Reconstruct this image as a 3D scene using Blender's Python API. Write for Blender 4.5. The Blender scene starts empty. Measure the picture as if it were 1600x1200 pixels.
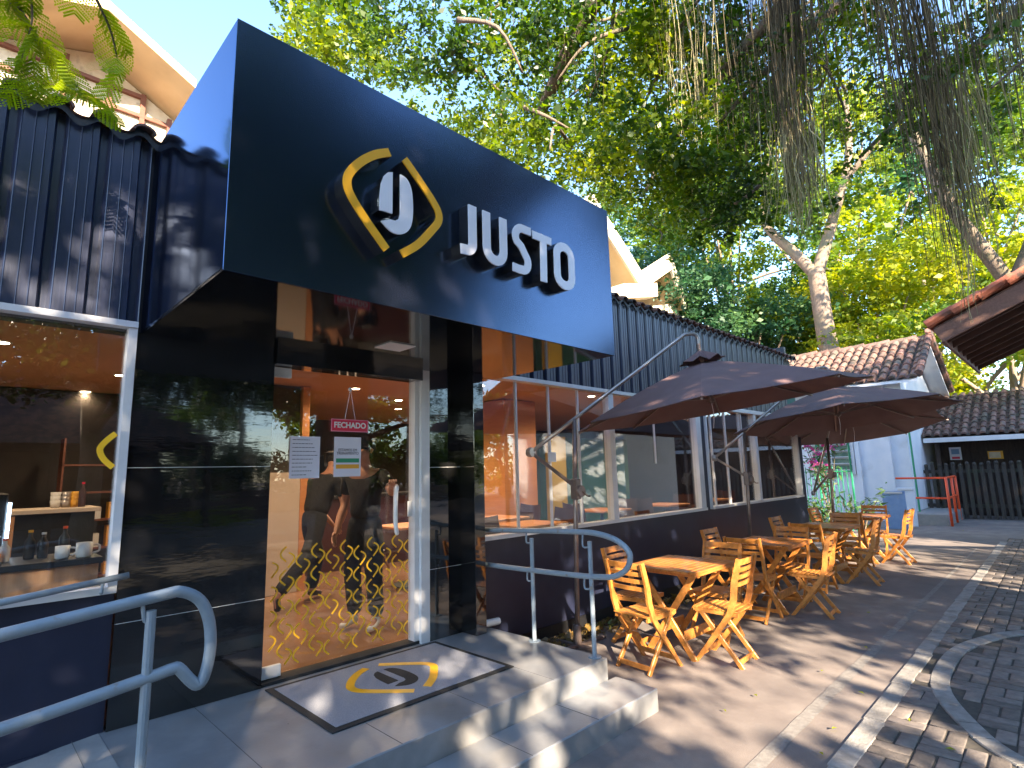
import bpy, bmesh, math, random
import numpy as np
from mathutils import Vector, Matrix
R = math.radians
rng = np.random.default_rng(11)
random.seed(5)
scene = bpy.context.scene
COL = scene.collection

# ------------------------------------------------------------------ camera
CAM = Vector((0, 0, 1.68))
yaw, pitch, roll = R(45.02), R(8.99), R(-1.45)
F = Vector((math.sin(yaw)*math.cos(pitch), math.cos(yaw)*math.cos(pitch), math.sin(pitch)))
r0 = Vector((math.cos(yaw), -math.sin(yaw), 0)); u0 = r0.cross(F)
rr = r0*math.cos(roll) + u0*math.sin(roll); uu = -r0*math.sin(roll) + u0*math.cos(roll)
cd = bpy.data.cameras.new('camera'); cam = bpy.data.objects.new('camera', cd); COL.objects.link(cam)
cd.sensor_width = 36; cd.sensor_fit = 'HORIZONTAL'; cd.lens = 872.94/1600*36
cd.clip_start = .05; cd.clip_end = 600
M = Matrix((rr, uu, -F)).transposed().to_4x4(); M.translation = CAM; cam.matrix_world = M
scene.camera = cam

# ------------------------------------------------------------------ sky, sun, exposure
S = Vector((-.44, -.783, .44)).normalized()          # towards the sun
elev = math.asin(S.z); azim = math.atan2(S.x, S.y) % (2*math.pi)
w = bpy.data.worlds.new('World'); scene.world = w; w.use_nodes = True
nt = w.node_tree; nt.nodes.clear()
sky = nt.nodes.new('ShaderNodeTexSky'); sky.sky_type = 'NISHITA'; sky.sun_disc = False
sky.sun_elevation = elev; sky.sun_rotation = azim; sky.air_density = 1.0; sky.dust_density = 0.25; sky.ozone_density = 3.0
bg = nt.nodes.new('ShaderNodeBackground'); bg.inputs[1].default_value = 0.125
wo = nt.nodes.new('ShaderNodeOutputWorld')
nt.links.new(sky.outputs[0], bg.inputs[0]); nt.links.new(bg.outputs[0], wo.inputs[0])
sd = bpy.data.lights.new('sun', 'SUN'); sd.energy = 4.3; sd.angle = R(.53); sd.color = (1, .83, .62)
so = bpy.data.objects.new('sun', sd); COL.objects.link(so); so.location = S*30
so.rotation_euler = S.to_track_quat('Z', 'Y').to_euler()
scene.view_settings.view_transform = 'Standard'; scene.view_settings.look = 'None'
scene.view_settings.exposure = 2.72; scene.view_settings.gamma = 1
try:
    scene.cycles.max_bounces = 8; scene.cycles.transparent_max_bounces = 12; scene.cycles.glossy_bounces = 5
    scene.cycles.transmission_bounces = 6; scene.cycles.diffuse_bounces = 3
    scene.cycles.sample_clamp_indirect = 6
except Exception: pass

# ------------------------------------------------------------------ materials
MAT = {}
class NB:
    def __init__(s, name):
        s.m = bpy.data.materials.new(name); s.m.use_nodes = True; s.t = s.m.node_tree; s.t.nodes.clear()
        s.out = s.t.nodes.new('ShaderNodeOutputMaterial')
    def n(s, ty, **kw):
        x = s.t.nodes.new(ty)
        for k, v in kw.items():
            if k.startswith('i_'):
                k = k[2:]; k = int(k) if k.isdigit() else k
                x.inputs[k].default_value = v
            else: setattr(x, k, v)
        return x
    def l(s, a, ao, b, bi): s.t.links.new(a.outputs[ao], b.inputs[bi])
def c4(c): return (c[0], c[1], c[2], 1)
def mat(name, col, col2=None, rough=.5, scale=8, detail=4, bump=0, bscale=None, metal=0, stretch=(1,1,1), rough2=None,
        spec=.5, island=0, coat=0, emit=0, ramp=(.35,.65), third=None, tscale=1.5, tramp=(.5,.7), bdist=.02):
    b = NB(name); p = b.n('ShaderNodeBsdfPrincipled'); b.l(p, 0, b.out, 0)
    p.inputs['Metallic'].default_value = metal; p.inputs['Roughness'].default_value = rough
    p.inputs['Specular IOR Level'].default_value = spec; p.inputs['Coat Weight'].default_value = coat
    p.inputs['Coat Roughness'].default_value = .06
    p.inputs['Base Color'].default_value = c4(col)
    if emit:
        p.inputs['Emission Color'].default_value = c4(col); p.inputs['Emission Strength'].default_value = emit
    tc = b.n('ShaderNodeTexCoord'); mp = b.n('ShaderNodeMapping'); mp.inputs['Scale'].default_value = stretch
    b.l(tc, 'Object', mp, 0)
    last = None
    if col2 is not None:
        nz = b.n('ShaderNodeTexNoise'); nz.inputs['Scale'].default_value = scale; nz.inputs['Detail'].default_value = detail
        nz.inputs['Roughness'].default_value = .6
        b.l(mp, 0, nz, 'Vector')
        cr = b.n('ShaderNodeValToRGB'); cr.color_ramp.elements[0].position = ramp[0]; cr.color_ramp.elements[1].position = ramp[1]
        cr.color_ramp.elements[0].color = c4(col); cr.color_ramp.elements[1].color = c4(col2)
        b.l(nz, 0, cr, 0); last = (cr, 0)
        if rough2 is not None:
            mr = b.n('ShaderNodeMapRange'); mr.inputs[3].default_value = rough; mr.inputs[4].default_value = rough2
            b.l(nz, 0, mr, 0); b.l(mr, 0, p, 'Roughness')
    if third is not None:
        nz3 = b.n('ShaderNodeTexNoise'); nz3.inputs['Scale'].default_value = tscale; nz3.inputs['Detail'].default_value = 6
        b.l(tc, 'Object', nz3, 'Vector')
        cr3 = b.n('ShaderNodeValToRGB'); cr3.color_ramp.elements[0].position = tramp[0]; cr3.color_ramp.elements[1].position = tramp[1]
        b.l(nz3, 0, cr3, 0); mx = b.n('ShaderNodeMix', data_type='RGBA'); b.l(cr3, 0, mx, 0)
        if last: b.l(last[0], last[1], mx, 6)
        else: mx.inputs[6].default_value = c4(col)
        mx.inputs[7].default_value = c4(third); last = (mx, 2)
    if island:
        g = b.n('ShaderNodeNewGeometry'); hs = b.n('ShaderNodeHueSaturation')
        mr = b.n('ShaderNodeMapRange'); mr.inputs[3].default_value = 1-island; mr.inputs[4].default_value = 1+island
        b.l(g, 'Random Per Island', mr, 0); b.l(mr, 0, hs, 'Value')
        if last: b.l(last[0], last[1], hs, 'Color')
        else: hs.inputs['Color'].default_value = c4(col)
        last = (hs, 0)
    if last: b.l(last[0], last[1], p, 'Base Color')
    if bump:
        nb = b.n('ShaderNodeTexNoise'); nb.inputs['Scale'].default_value = bscale or scale*3; nb.inputs['Detail'].default_value = 5
        b.l(mp, 0, nb, 'Vector'); bp = b.n('ShaderNodeBump'); bp.inputs['Strength'].default_value = bump; bp.inputs['Distance'].default_value = bdist
        b.l(nb, 0, bp, 'Height'); b.l(bp, 0, p, 'Normal')
    MAT[name] = b.m; return b.m
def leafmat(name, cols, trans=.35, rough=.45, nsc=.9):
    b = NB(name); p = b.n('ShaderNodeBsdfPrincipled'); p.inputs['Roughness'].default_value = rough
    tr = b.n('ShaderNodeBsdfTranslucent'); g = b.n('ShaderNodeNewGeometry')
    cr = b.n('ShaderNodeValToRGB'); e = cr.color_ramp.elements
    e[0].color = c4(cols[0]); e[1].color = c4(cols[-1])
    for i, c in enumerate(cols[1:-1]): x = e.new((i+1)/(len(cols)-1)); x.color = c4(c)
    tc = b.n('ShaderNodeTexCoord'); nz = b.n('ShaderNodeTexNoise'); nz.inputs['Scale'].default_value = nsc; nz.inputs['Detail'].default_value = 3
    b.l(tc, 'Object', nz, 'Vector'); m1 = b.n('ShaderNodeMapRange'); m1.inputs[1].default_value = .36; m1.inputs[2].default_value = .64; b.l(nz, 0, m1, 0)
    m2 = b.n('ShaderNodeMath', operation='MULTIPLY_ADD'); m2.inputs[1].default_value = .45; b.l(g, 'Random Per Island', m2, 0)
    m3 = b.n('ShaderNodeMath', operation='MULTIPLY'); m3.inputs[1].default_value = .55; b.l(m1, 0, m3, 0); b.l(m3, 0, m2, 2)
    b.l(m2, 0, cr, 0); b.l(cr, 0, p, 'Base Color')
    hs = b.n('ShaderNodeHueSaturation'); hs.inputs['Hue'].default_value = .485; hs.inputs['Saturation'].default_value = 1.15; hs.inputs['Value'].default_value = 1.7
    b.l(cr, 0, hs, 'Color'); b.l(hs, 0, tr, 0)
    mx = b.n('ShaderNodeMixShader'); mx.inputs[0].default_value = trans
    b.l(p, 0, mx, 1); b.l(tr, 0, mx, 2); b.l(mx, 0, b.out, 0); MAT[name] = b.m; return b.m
def glassmat(name, tint=(.95,.97,.965), f0=.085):
    b = NB(name); t = b.n('ShaderNodeBsdfTransparent'); t.inputs[0].default_value = c4(tint)
    g = b.n('ShaderNodeBsdfGlossy'); g.inputs['Roughness'].default_value = 0.0; g.inputs[0].default_value = (.95,.97,1,1)
    fr = b.n('ShaderNodeLayerWeight'); fr.inputs[0].default_value = .5
    pw = b.n('ShaderNodeMath', operation='POWER'); pw.inputs[1].default_value = 4; b.l(fr, 1, pw, 0)
    mu = b.n('ShaderNodeMath', operation='MULTIPLY_ADD', use_clamp=True); mu.inputs[1].default_value = .93; mu.inputs[2].default_value = f0; b.l(pw, 0, mu, 0)
    mx = b.n('ShaderNodeMixShader'); b.l(mu, 0, mx, 0); b.l(t, 0, mx, 1); b.l(g, 0, mx, 2); b.l(mx, 0, b.out, 0)
    MAT[name] = b.m; return b.m
mat('fascia', (.005,.006,.010), rough=.09, spec=.9, coat=0, bump=.02, bscale=1.2, bdist=.05)
MAT['fascia'].node_tree.nodes['Principled BSDF'].inputs['IOR'].default_value = 2.3
MAT['fascia'].node_tree.nodes['Principled BSDF'].inputs['Specular Tint'].default_value = (.22,.47,1,1)
mat('fascia_front', (.005,.006,.012), rough=.2, spec=.8, coat=.04, bump=.015, bscale=1.2, bdist=.05)
MAT['fascia_front'].node_tree.nodes['Principled BSDF'].inputs['IOR'].default_value = 2.05
MAT['fascia_front'].node_tree.nodes['Principled BSDF'].inputs['Specular Tint'].default_value = (.42,.62,1,1)
MAT['fascia_front'].node_tree.nodes['Principled BSDF'].inputs['Coat Roughness'].default_value = .16
mat('gloss_black', (.006,.006,.007), (.012,.012,.013), rough=.03, spec=.8, coat=.4, scale=3, bump=.09, bscale=1.6, stretch=(.5,1,2.5), bdist=.03)
mat('soffit', (.006,.006,.007), rough=.06, spec=.32, coat=.05, bump=.02, bscale=1.5)
mat('clad', (.014,.020,.044), (.024,.032,.068), rough=.33, spec=.8, scale=3, stretch=(6,6,.6), bump=.05, third=(.045,.046,.055), tscale=2, tramp=(.62,.8))
mat('navy', (.012,.015,.034), (.016,.020,.044), rough=.38, scale=3, bump=.03, third=(.026,.028,.048), tscale=3, tramp=(.55,.8))
mat('skirt', (.008,.008,.009), rough=.5)
mat('alu', (.70,.70,.71), (.62,.62,.64), rough=.35, metal=.05, scale=4, bump=.01)
mat('alu_dark', (.06,.06,.065), rough=.4, metal=.5)
mat('rail_grey', (.25,.30,.345), (.21,.26,.305), rough=.38, scale=12, bump=.05, third=(.22,.2,.18), tscale=14, tramp=(.66,.72))
mat('steel', (.5,.45,.42), (.42,.38,.36), rough=.3, metal=.7, scale=8)
mat('bronze', (.20,.15,.13), (.26,.2,.18), rough=.38, metal=.6, scale=10)
mat('white_plastic', (.78,.78,.78), rough=.3)
mat('sign_white', (.82,.82,.86), rough=.25, coat=.3)
mat('sign_side', (.02,.02,.022), rough=.12, spec=.8, coat=.4)
mat('yellow', (.85,.42,.015), rough=.4)
mat('yellow_film', (.92,.52,.02), rough=.45)
mat('porcelain', (.20,.205,.215), (.26,.262,.27), rough=.22, rough2=.42, scale=5, bump=.03, bscale=60, third=(.17,.165,.16), tscale=2.5)
mat('ramp_concrete', (.24,.24,.24), (.30,.29,.28), rough=.6, scale=9, bump=.1, bscale=60)
mat('mat_grey', (.20,.21,.25), (.33,.34,.38), rough=.95, scale=260, detail=2, bump=.9, bscale=300, bdist=.006)
mat('mat_black', (.012,.012,.013), (.022,.022,.022), rough=.85, scale=200, bump=.5, bscale=250, bdist=.004)
mat('concrete', (.172,.142,.128), (.25,.212,.188), rough=.85, scale=3.0, detail=9, bump=.45, bscale=120, third=(.128,.108,.102), tscale=.9, tramp=(.42,.72), bdist=.006)
mat('old_band', (.175,.16,.148), (.24,.222,.205), rough=.9, scale=25, bump=.5, bscale=120, bdist=.006)
mat('kerb', (.22,.205,.19), (.30,.285,.265), rough=.9, scale=14, detail=8, bump=.7, bscale=60, bdist=.008, third=(.14,.13,.12), tscale=5, tramp=(.5,.75), island=.12)
mat('paver', (.120,.102,.092), (.185,.155,.136), rough=.85, scale=16, detail=8, bump=.6, bscale=90, island=.3, bdist=.006)
mat('joint_grey', (.10,.10,.105), rough=.8)
mat('grout', (.05,.045,.04), (.08,.07,.055), rough=.95, scale=20)
mat('chair_wood', (.40,.145,.028), (.60,.245,.055), rough=.34, scale=5, stretch=(4,4,4), detail=6, island=.14, coat=.15, bump=.05, bscale=60)
mat('table_wood', (.36,.12,.025), (.52,.20,.045), rough=.3, scale=4, stretch=(1,9,4), detail=6, island=.12, coat=.2)
mat('canopy_cloth', (.165,.098,.095), (.185,.112,.11), rough=.8, scale=5, bump=.1, bscale=400, bdist=.003)
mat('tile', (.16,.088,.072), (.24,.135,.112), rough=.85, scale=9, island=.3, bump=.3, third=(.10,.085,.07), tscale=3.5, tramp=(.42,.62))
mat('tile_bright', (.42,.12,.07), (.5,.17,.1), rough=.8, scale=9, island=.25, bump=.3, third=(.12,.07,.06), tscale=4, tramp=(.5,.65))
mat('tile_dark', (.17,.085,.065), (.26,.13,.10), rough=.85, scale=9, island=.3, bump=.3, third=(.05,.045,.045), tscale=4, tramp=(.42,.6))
mat('white_wall', (.62,.66,.72), (.70,.72,.76), rough=.8, scale=2.5, bump=.08, third=(.45,.46,.47), tscale=1.2, tramp=(.6,.8))
mat('cream', (.60,.43,.22), (.66,.49,.27), rough=.7, scale=2, third=(.5,.36,.19), tscale=1)
mat('cream_edge', (.72,.62,.46), (.62,.5,.34), rough=.75, scale=6, third=(.35,.28,.2), tscale=4, tramp=(.6,.75))
mat('beige_panel', (.55,.44,.34), (.6,.49,.39), rough=.7, scale=3)
mat('wood_red', (.16,.055,.035), (.22,.085,.055), rough=.55, scale=6, stretch=(1,1,8))
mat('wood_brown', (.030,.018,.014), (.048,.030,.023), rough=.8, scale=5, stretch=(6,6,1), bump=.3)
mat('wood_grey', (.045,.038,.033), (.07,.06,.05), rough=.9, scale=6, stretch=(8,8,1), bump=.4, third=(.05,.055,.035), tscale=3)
mat('eave_wood', (.18,.095,.075), (.24,.13,.10), rough=.75, scale=4, stretch=(1,8,8), bump=.2)
mat('soffit_wood', (.07,.03,.02), (.10,.045,.03), rough=.6, scale=4, stretch=(8,1,1))
mat('red_paint', (.82,.09,.02), rough=.4)
mat('green_paint', (.02,.26,.13), rough=.5)
mat('dark_green', (.01,.09,.07), (.015,.12,.09), rough=.6, scale=3)
mat('glass_pane_far', (.10,.17,.13), (.2,.27,.2), rough=.15, scale=6)
mat('blue_box', (.17,.28,.50), (.22,.33,.54), rough=.6, scale=7, third=(.3,.34,.4), tscale=6, tramp=(.6,.68))
mat('ceiling', (.50,.27,.15), (.54,.30,.17), rough=.7, scale=1)
mat('int_dark', (.03,.024,.02), (.045,.035,.03), rough=.5, scale=3)
mat('int_orange', (.55,.22,.08), (.62,.27,.10), rough=.45, scale=3, stretch=(1,1,8))
mat('int_floor', (.28,.155,.085), (.33,.19,.11), rough=.12, scale=2)
mat('int_wood', (.52,.25,.12), (.62,.33,.17), rough=.4, scale=4, stretch=(8,8,1))
mat('maroon', (.05,.018,.02), rough=.4)
mat('yellow_wall', (.55,.38,.05), rough=.6)
mat('black', (.012,.012,.013), rough=.45)
mat('black_cloth', (.012,.012,.014), (.02,.02,.022), rough=.9, scale=40)
mat('skin', (.42,.20,.12), (.48,.24,.15), rough=.5, scale=6)
mat('hair', (.012,.008,.006), rough=.6)
mat('shoe_white', (.72,.72,.7), rough=.5)
mat('paper', (.72,.70,.80), (.75,.74,.82), rough=.7, scale=4)
mat('ink', (.05,.05,.07), rough=.7)
mat('red_sign', (.72,.01,.06), rough=.4)
mat('pink_edge', (.80,.25,.38), rough=.4)
mat('green_ink', (.03,.28,.14), rough=.6)
mat('orange_ink', (.80,.38,.03), rough=.6)
mat('ceramic', (.75,.72,.68), rough=.15)
mat('bark', (.13,.095,.07), (.22,.17,.13), rough=.9, scale=9, stretch=(4,4,.8), bump=.9, bscale=20, third=(.08,.085,.04), tscale=2)
mat('bark_pale', (.19,.135,.10), (.28,.21,.16), rough=.85, scale=6, stretch=(3,3,.8), bump=.5, bscale=14, third=(.2,.17,.11), tscale=1.5)
mat('root_strand', (.09,.068,.04), (.17,.135,.07), rough=.9, scale=2, island=.45)
mat('root_pale', (.40,.36,.17), (.48,.40,.22), rough=.85, scale=2, island=.35)
mat('soil', (.05,.038,.028), (.10,.08,.05), rough=.95, scale=20, bump=.6)
mat('petal', (.65,.03,.25), (.75,.10,.35), rough=.6, scale=4, island=.2)
mat('lamp_glow', (1,.78,.5), emit=14)
mat('lamp_panel', (.85,.82,.78), rough=.4)
mat('cold_glow', (.55,.75,1), emit=2.2)
glassmat('glass'); glassmat('glass_door', (.97,.975,.97), .045)
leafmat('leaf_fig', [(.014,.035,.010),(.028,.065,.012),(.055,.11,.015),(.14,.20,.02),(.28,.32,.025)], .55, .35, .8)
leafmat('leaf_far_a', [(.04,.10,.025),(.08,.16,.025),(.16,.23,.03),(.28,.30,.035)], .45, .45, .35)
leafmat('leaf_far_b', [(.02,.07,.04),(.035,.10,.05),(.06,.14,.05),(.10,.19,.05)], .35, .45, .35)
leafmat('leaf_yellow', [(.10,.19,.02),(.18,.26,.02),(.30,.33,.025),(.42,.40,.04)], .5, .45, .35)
leafmat('leaf_shade', [(.02,.05,.012),(.04,.09,.018),(.07,.13,.02)], .25)
leafmat('leaf_fern', [(.16,.24,.008),(.24,.31,.010),(.34,.36,.012)], .5)
leafmat('leaf_plant', [(.02,.08,.02),(.05,.12,.03),(.10,.04,.05)], .3)
leafmat('leaf_litter', [(.25,.18,.04),(.18,.10,.03),(.12,.2,.03)], .2)

# ------------------------------------------------------------------ mesh helpers
class MB:
    def __init__(s): s.v = []; s.f = []
    def add(s, vs, fs):
        o = len(s.v); s.v += [tuple(v) for v in vs]; s.f += [tuple(i+o for i in f) for f in fs]; return s
    def box(s, x0, x1, y0, y1, z0, z1):
        return s.add([(x0,y0,z0),(x1,y0,z0),(x1,y1,z0),(x0,y1,z0),(x0,y0,z1),(x1,y0,z1),(x1,y1,z1),(x0,y1,z1)],
                     [(0,3,2,1),(4,5,6,7),(0,1,5,4),(1,2,6,5),(2,3,7,6),(3,0,4,7)])
    def cbox(s, x0, x1, y0, y1, z0, z1, c=.004):   # box with chamfered vertical and horizontal edges
        bm = bmesh.new(); bmesh.ops.create_cube(bm, size=1)
        for v in bm.verts: v.co = Vector(((x0+x1)/2+v.co.x*(x1-x0), (y0+y1)/2+v.co.y*(y1-y0), (z0+z1)/2+v.co.z*(z1-z0)))
        bmesh.ops.bevel(bm, geom=bm.edges[:], offset=c, segments=1, affect='EDGES')
        bm.verts.ensure_lookup_table(); bm.verts.index_update()
        s.add([v.co for v in bm.verts], [[v.index for v in f.verts] for f in bm.faces]); bm.free(); return s
    def beam(s, p0, p1, w, h, up=(0,0,1), c=.15):   # chamfered rectangular bar
        p0, p1 = Vector(p0), Vector(p1); d = (p1-p0).normalized(); up = Vector(up)
        if abs(d.dot(up)) > .98: up = Vector((0,1,0))
        a = d.cross(up).normalized(); b = a.cross(d).normalized()
        k = min(w, h)*c; hw, hh = w/2, h/2
        pr = [(hw-k,-hh),(hw,-hh+k),(hw,hh-k),(hw-k,hh),(-hw+k,hh),(-hw,hh-k),(-hw,-hh+k),(-hw+k,-hh)]
        vs = [p0+a*x+b*y for x, y in pr]+[p1+a*x+b*y for x, y in pr]
        return s.add(vs, [(i,(i+1)%8,8+(i+1)%8,8+i) for i in range(8)]+[tuple(range(7,-1,-1)), tuple(range(8,16))])
    def tube(s, pts, r, n=10, cap=True):
        pts = [Vector(p) for p in pts]; m = len(pts); rs = r if isinstance(r, (list, tuple)) else [r]*m
        vs = []; up = None
        for i, p in enumerate(pts):
            d = (pts[min(i+1, m-1)]-pts[max(i-1, 0)]).normalized()
            if up is None: up = Vector((0,0,1)) if abs(d.z) < .9 else Vector((1,0,0))
            a = d.cross(up).normalized(); up = a.cross(d).normalized()
            for k in range(n):
                t = 2*math.pi*k/n; vs.append(p+(a*math.cos(t)+up*math.sin(t))*rs[i])
        fs = [(i*n+k, i*n+(k+1)%n, (i+1)*n+(k+1)%n, (i+1)*n+k) for i in range(m-1) for k in range(n)]
        if cap: fs += [tuple(range(n-1,-1,-1)), tuple((m-1)*n+k for k in range(n))]
        return s.add(vs, fs)
    def lathe(s, prof, c=(0,0,0), n=20, axis='z'):
        vs = []
        for r, z in prof:
            for k in range(n):
                t = 2*math.pi*k/n; x, y = r*math.cos(t), r*math.sin(t)
                vs.append((c[0]+x, c[1]+y, c[2]+z) if axis == 'z' else ((c[0]+x, c[1]+z, c[2]+y) if axis == 'y' else (c[0]+z, c[1]+x, c[2]+y)))
        m = len(prof)
        fs = [(i*n+k, i*n+(k+1)%n, (i+1)*n+(k+1)%n, (i+1)*n+k) for i in range(m-1) for k in range(n)]
        fs += [tuple(range(n-1,-1,-1)), tuple((m-1)*n+k for k in range(n))]
        return s.add(vs, fs)
    def prism_xz(s, poly, y0, y1):      # polygon in the xz plane given thickness along y
        n = len(poly); vs = [(x, y0, z) for x, z in poly]+[(x, y1, z) for x, z in poly]
        return s.add(vs, [tuple(range(n)), tuple(range(2*n-1, n-1, -1))]+[(i, n+i, n+(i+1)%n, (i+1)%n) for i in range(n)])
    def stroke_xz(s, pts, wd, y0, y1, closed=False):
        P = [Vector((a, b)) for a, b in pts]; n = len(P); L = []; Rr = []
        for i, p in enumerate(P):
            if closed: a, b = P[i-1], P[(i+1) % n]
            else: a, b = P[max(i-1, 0)], P[min(i+1, n-1)]
            d1 = (p-a).normalized() if (p-a).length > 1e-9 else (b-p).normalized(); d2 = (b-p).normalized() if (b-p).length > 1e-9 else d1
            d = (d1+d2).normalized(); nn = Vector((-d.y, d.x)); k = 1/max(.6, nn.dot(Vector((-d1.y, d1.x))))
            ww = wd[i] if isinstance(wd, (list, tuple)) else wd
            L.append(p+nn*ww/2*k); Rr.append(p-nn*ww/2*k)
        vs = [(q.x, y, q.y) for y in (y0, y1) for lst in (L, Rr) for q in lst]
        fs = []; m = n if closed else n-1
        for i in range(m):
            j = (i+1) % n
            fs += [(i, n+i, n+j, j), (2*n+i, 2*n+j, 3*n+j, 3*n+i), (i, j, 2*n+j, 2*n+i), (n+j, n+i, 3*n+i, 3*n+j)]
        if not closed: fs += [(0, 2*n, 3*n, n), (n-1, 2*n-1, 4*n-1, 3*n-1)]
        return s.add(vs, fs)
    def build(s, name, m, parent=None, smooth=False, recalc=True, label=None):
        me = bpy.data.meshes.new(name); me.from_pydata(s.v, [], s.f)
        if recalc:
            bm = bmesh.new(); bm.from_mesh(me); bmesh.ops.recalc_face_normals(bm, faces=bm.faces); bm.to_mesh(me); bm.free()
        if smooth: me.shade_smooth()
        me.materials.append(MAT[m]); o = bpy.data.objects.new(name, me); COL.objects.link(o)
        if parent: o.parent = parent
        if label: o['label'] = label
        return o
def tag(o, label=None, cat=None, group=None, kind=None):
    if label: o['label'] = label
    if cat: o['category'] = cat
    if group: o['group'] = group
    if kind: o['kind'] = kind
    return o
def empty(name, loc=(0,0,0), rz=0, label=None, cat=None, group=None):
    o = bpy.data.objects.new(name, None); COL.objects.link(o); o.location = loc; o.rotation_euler = (0,0,rz); o.empty_display_size = .2
    return tag(o, label, cat, group)
def copy_tree(o, parent=None):
    c = o.copy(); COL.objects.link(c)
    if parent: c.parent = parent
    for ch in list(o.children): copy_tree(ch, c)
    return c
def smooth_path(pts, k=4):
    P = [Vector(p) for p in pts]; out = []
    for i in range(len(P)-1):
        p0, p1, p2, p3 = P[max(i-1,0)], P[i], P[i+1], P[min(i+2, len(P)-1)]
        for j in range(k):
            t = j/k
            out.append(.5*((2*p1)+(p2-p0)*t+(2*p0-5*p1+4*p2-p3)*t*t+(3*p1-p0-3*p2+p3)*t**3))
    out.append(P[-1]); return out
def text_obj(name, s, size, loc, m, parent=None, sx=1, depth=.0012, bold=0):
    cu = bpy.data.curves.new(name, 'FONT'); cu.body = s; cu.size = size; cu.extrude = depth; cu.align_x = 'CENTER'; cu.align_y = 'CENTER'; cu.offset = bold
    t = bpy.data.objects.new(name, cu); COL.objects.link(t)
    dg = bpy.context.evaluated_depsgraph_get(); me = bpy.data.meshes.new_from_object(t.evaluated_get(dg))
    bpy.data.objects.remove(t); me.materials.clear(); me.materials.append(MAT[m])
    for v in me.vertices:
        x, y, z = v.co; v.co = (x*sx+loc[0], -z+loc[1], y+loc[2])
    o = bpy.data.objects.new(name, me); COL.objects.link(o)
    if parent: o.parent = parent
    return o
def np_mesh(name, verts, quads, m, parent=None, smooth=False):
    me = bpy.data.meshes.new(name); nv = len(verts); nf = len(quads); k = quads.shape[1]
    me.vertices.add(nv); me.vertices.foreach_set('co', verts.astype(np.float32).ravel())
    me.loops.add(nf*k); me.loops.foreach_set('vertex_index', quads.astype(np.int32).ravel())
    me.polygons.add(nf); me.polygons.foreach_set('loop_start', np.arange(0, nf*k, k, dtype=np.int32))
    me.update(calc_edges=True); me.materials.append(MAT[m])
    if smooth: me.shade_smooth()
    o = bpy.data.objects.new(name, me); COL.objects.link(o)
    if parent: o.parent = parent
    return o
def leaf_mesh(name, cen, size, m, parent=None, droop=.3, aspect=.5, rg=rng):
    n = len(cen); cen = np.asarray(cen, float)
    ax = rg.normal(size=(n,3)); ax[:,2] = ax[:,2]*.6-droop; ax /= np.linalg.norm(ax, axis=1)[:,None]
    b = rg.normal(size=(n,3)); b[:,2] *= .5; b -= (b*ax).sum(1)[:,None]*ax; b /= np.linalg.norm(b, axis=1)[:,None]
    nn = np.cross(ax, b); L = size*np.clip(rg.lognormal(-.05, .32, n), .4, 2.0)[:,None]; W = L*aspect
    fold = nn*W*rg.uniform(.05,.3,n)[:,None]
    v = np.empty((n,4,3)); v[:,0] = cen-ax*L/2; v[:,1] = cen+b*W/2+fold+ax*L*.05; v[:,2] = cen+ax*L/2; v[:,3] = cen-b*W/2+fold+ax*L*.05
    return np_mesh(name, v.reshape(-1,3), np.arange(4*n).reshape(-1,4), m, parent)
def blob_leaves(blobs, n, clump=.35, per=40, rg=rng, gap=0.0):
    """blobs: (x,y,z,rx,ry,rz,weight); leaves gather in small clumps spread through each blob"""
    B = np.array(blobs, float); wts = B[:,6]*B[:,3]*B[:,4]*B[:,5]**.6; wts /= wts.sum(); out = []
    nc = max(1, n//per); idx = rg.choice(len(B), nc, p=wts)
    d = rg.normal(size=(nc,3)); d /= np.linalg.norm(d, axis=1)[:,None]; rad = rg.uniform(0,1,nc)**.45
    cc = B[idx,:3]+d*rad[:,None]*B[idx,3:6]
    cs = clump*rg.uniform(.5,1.4,nc)
    L = np.repeat(cc, per, 0)+rg.normal(size=(nc*per,3))*np.repeat(cs, per)[:,None]*np.array([.5,.5,.38])
    return L
# ================================================================== GROUND
def noisy_sheet(name, x0, x1, y0, y1, z, m, nx=2, ny=2):
    mb = MB(); mb.add([(x0,y0,z),(x1,y0,z),(x1,y1,z),(x0,y1,z)], [(0,1,2,3)]); return tag(mb.build(name, m), kind='structure')
noisy_sheet('ground', -300, 300, -300, 300, 0, 'concrete')
# worn band of lighter concrete inlaid in the sidewalk
mb = MB(); lo = []; hi = []
for i in range(121):
    x = 2.2+i*.1; yc = 1.475+.0105*x; wv = .045*(1 if x < 5.6 else max(.35, .9-.08*(x-5.6)))*random.uniform(.92,1.08)
    lo.append((x, yc-wv, .004)); hi.append((x, yc+wv, .004))
mb.add(lo+hi, [(i,i+1,121+i+1,121+i) for i in range(120)])
tag(mb.build('sidewalk_band', 'old_band'), kind='structure')
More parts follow.
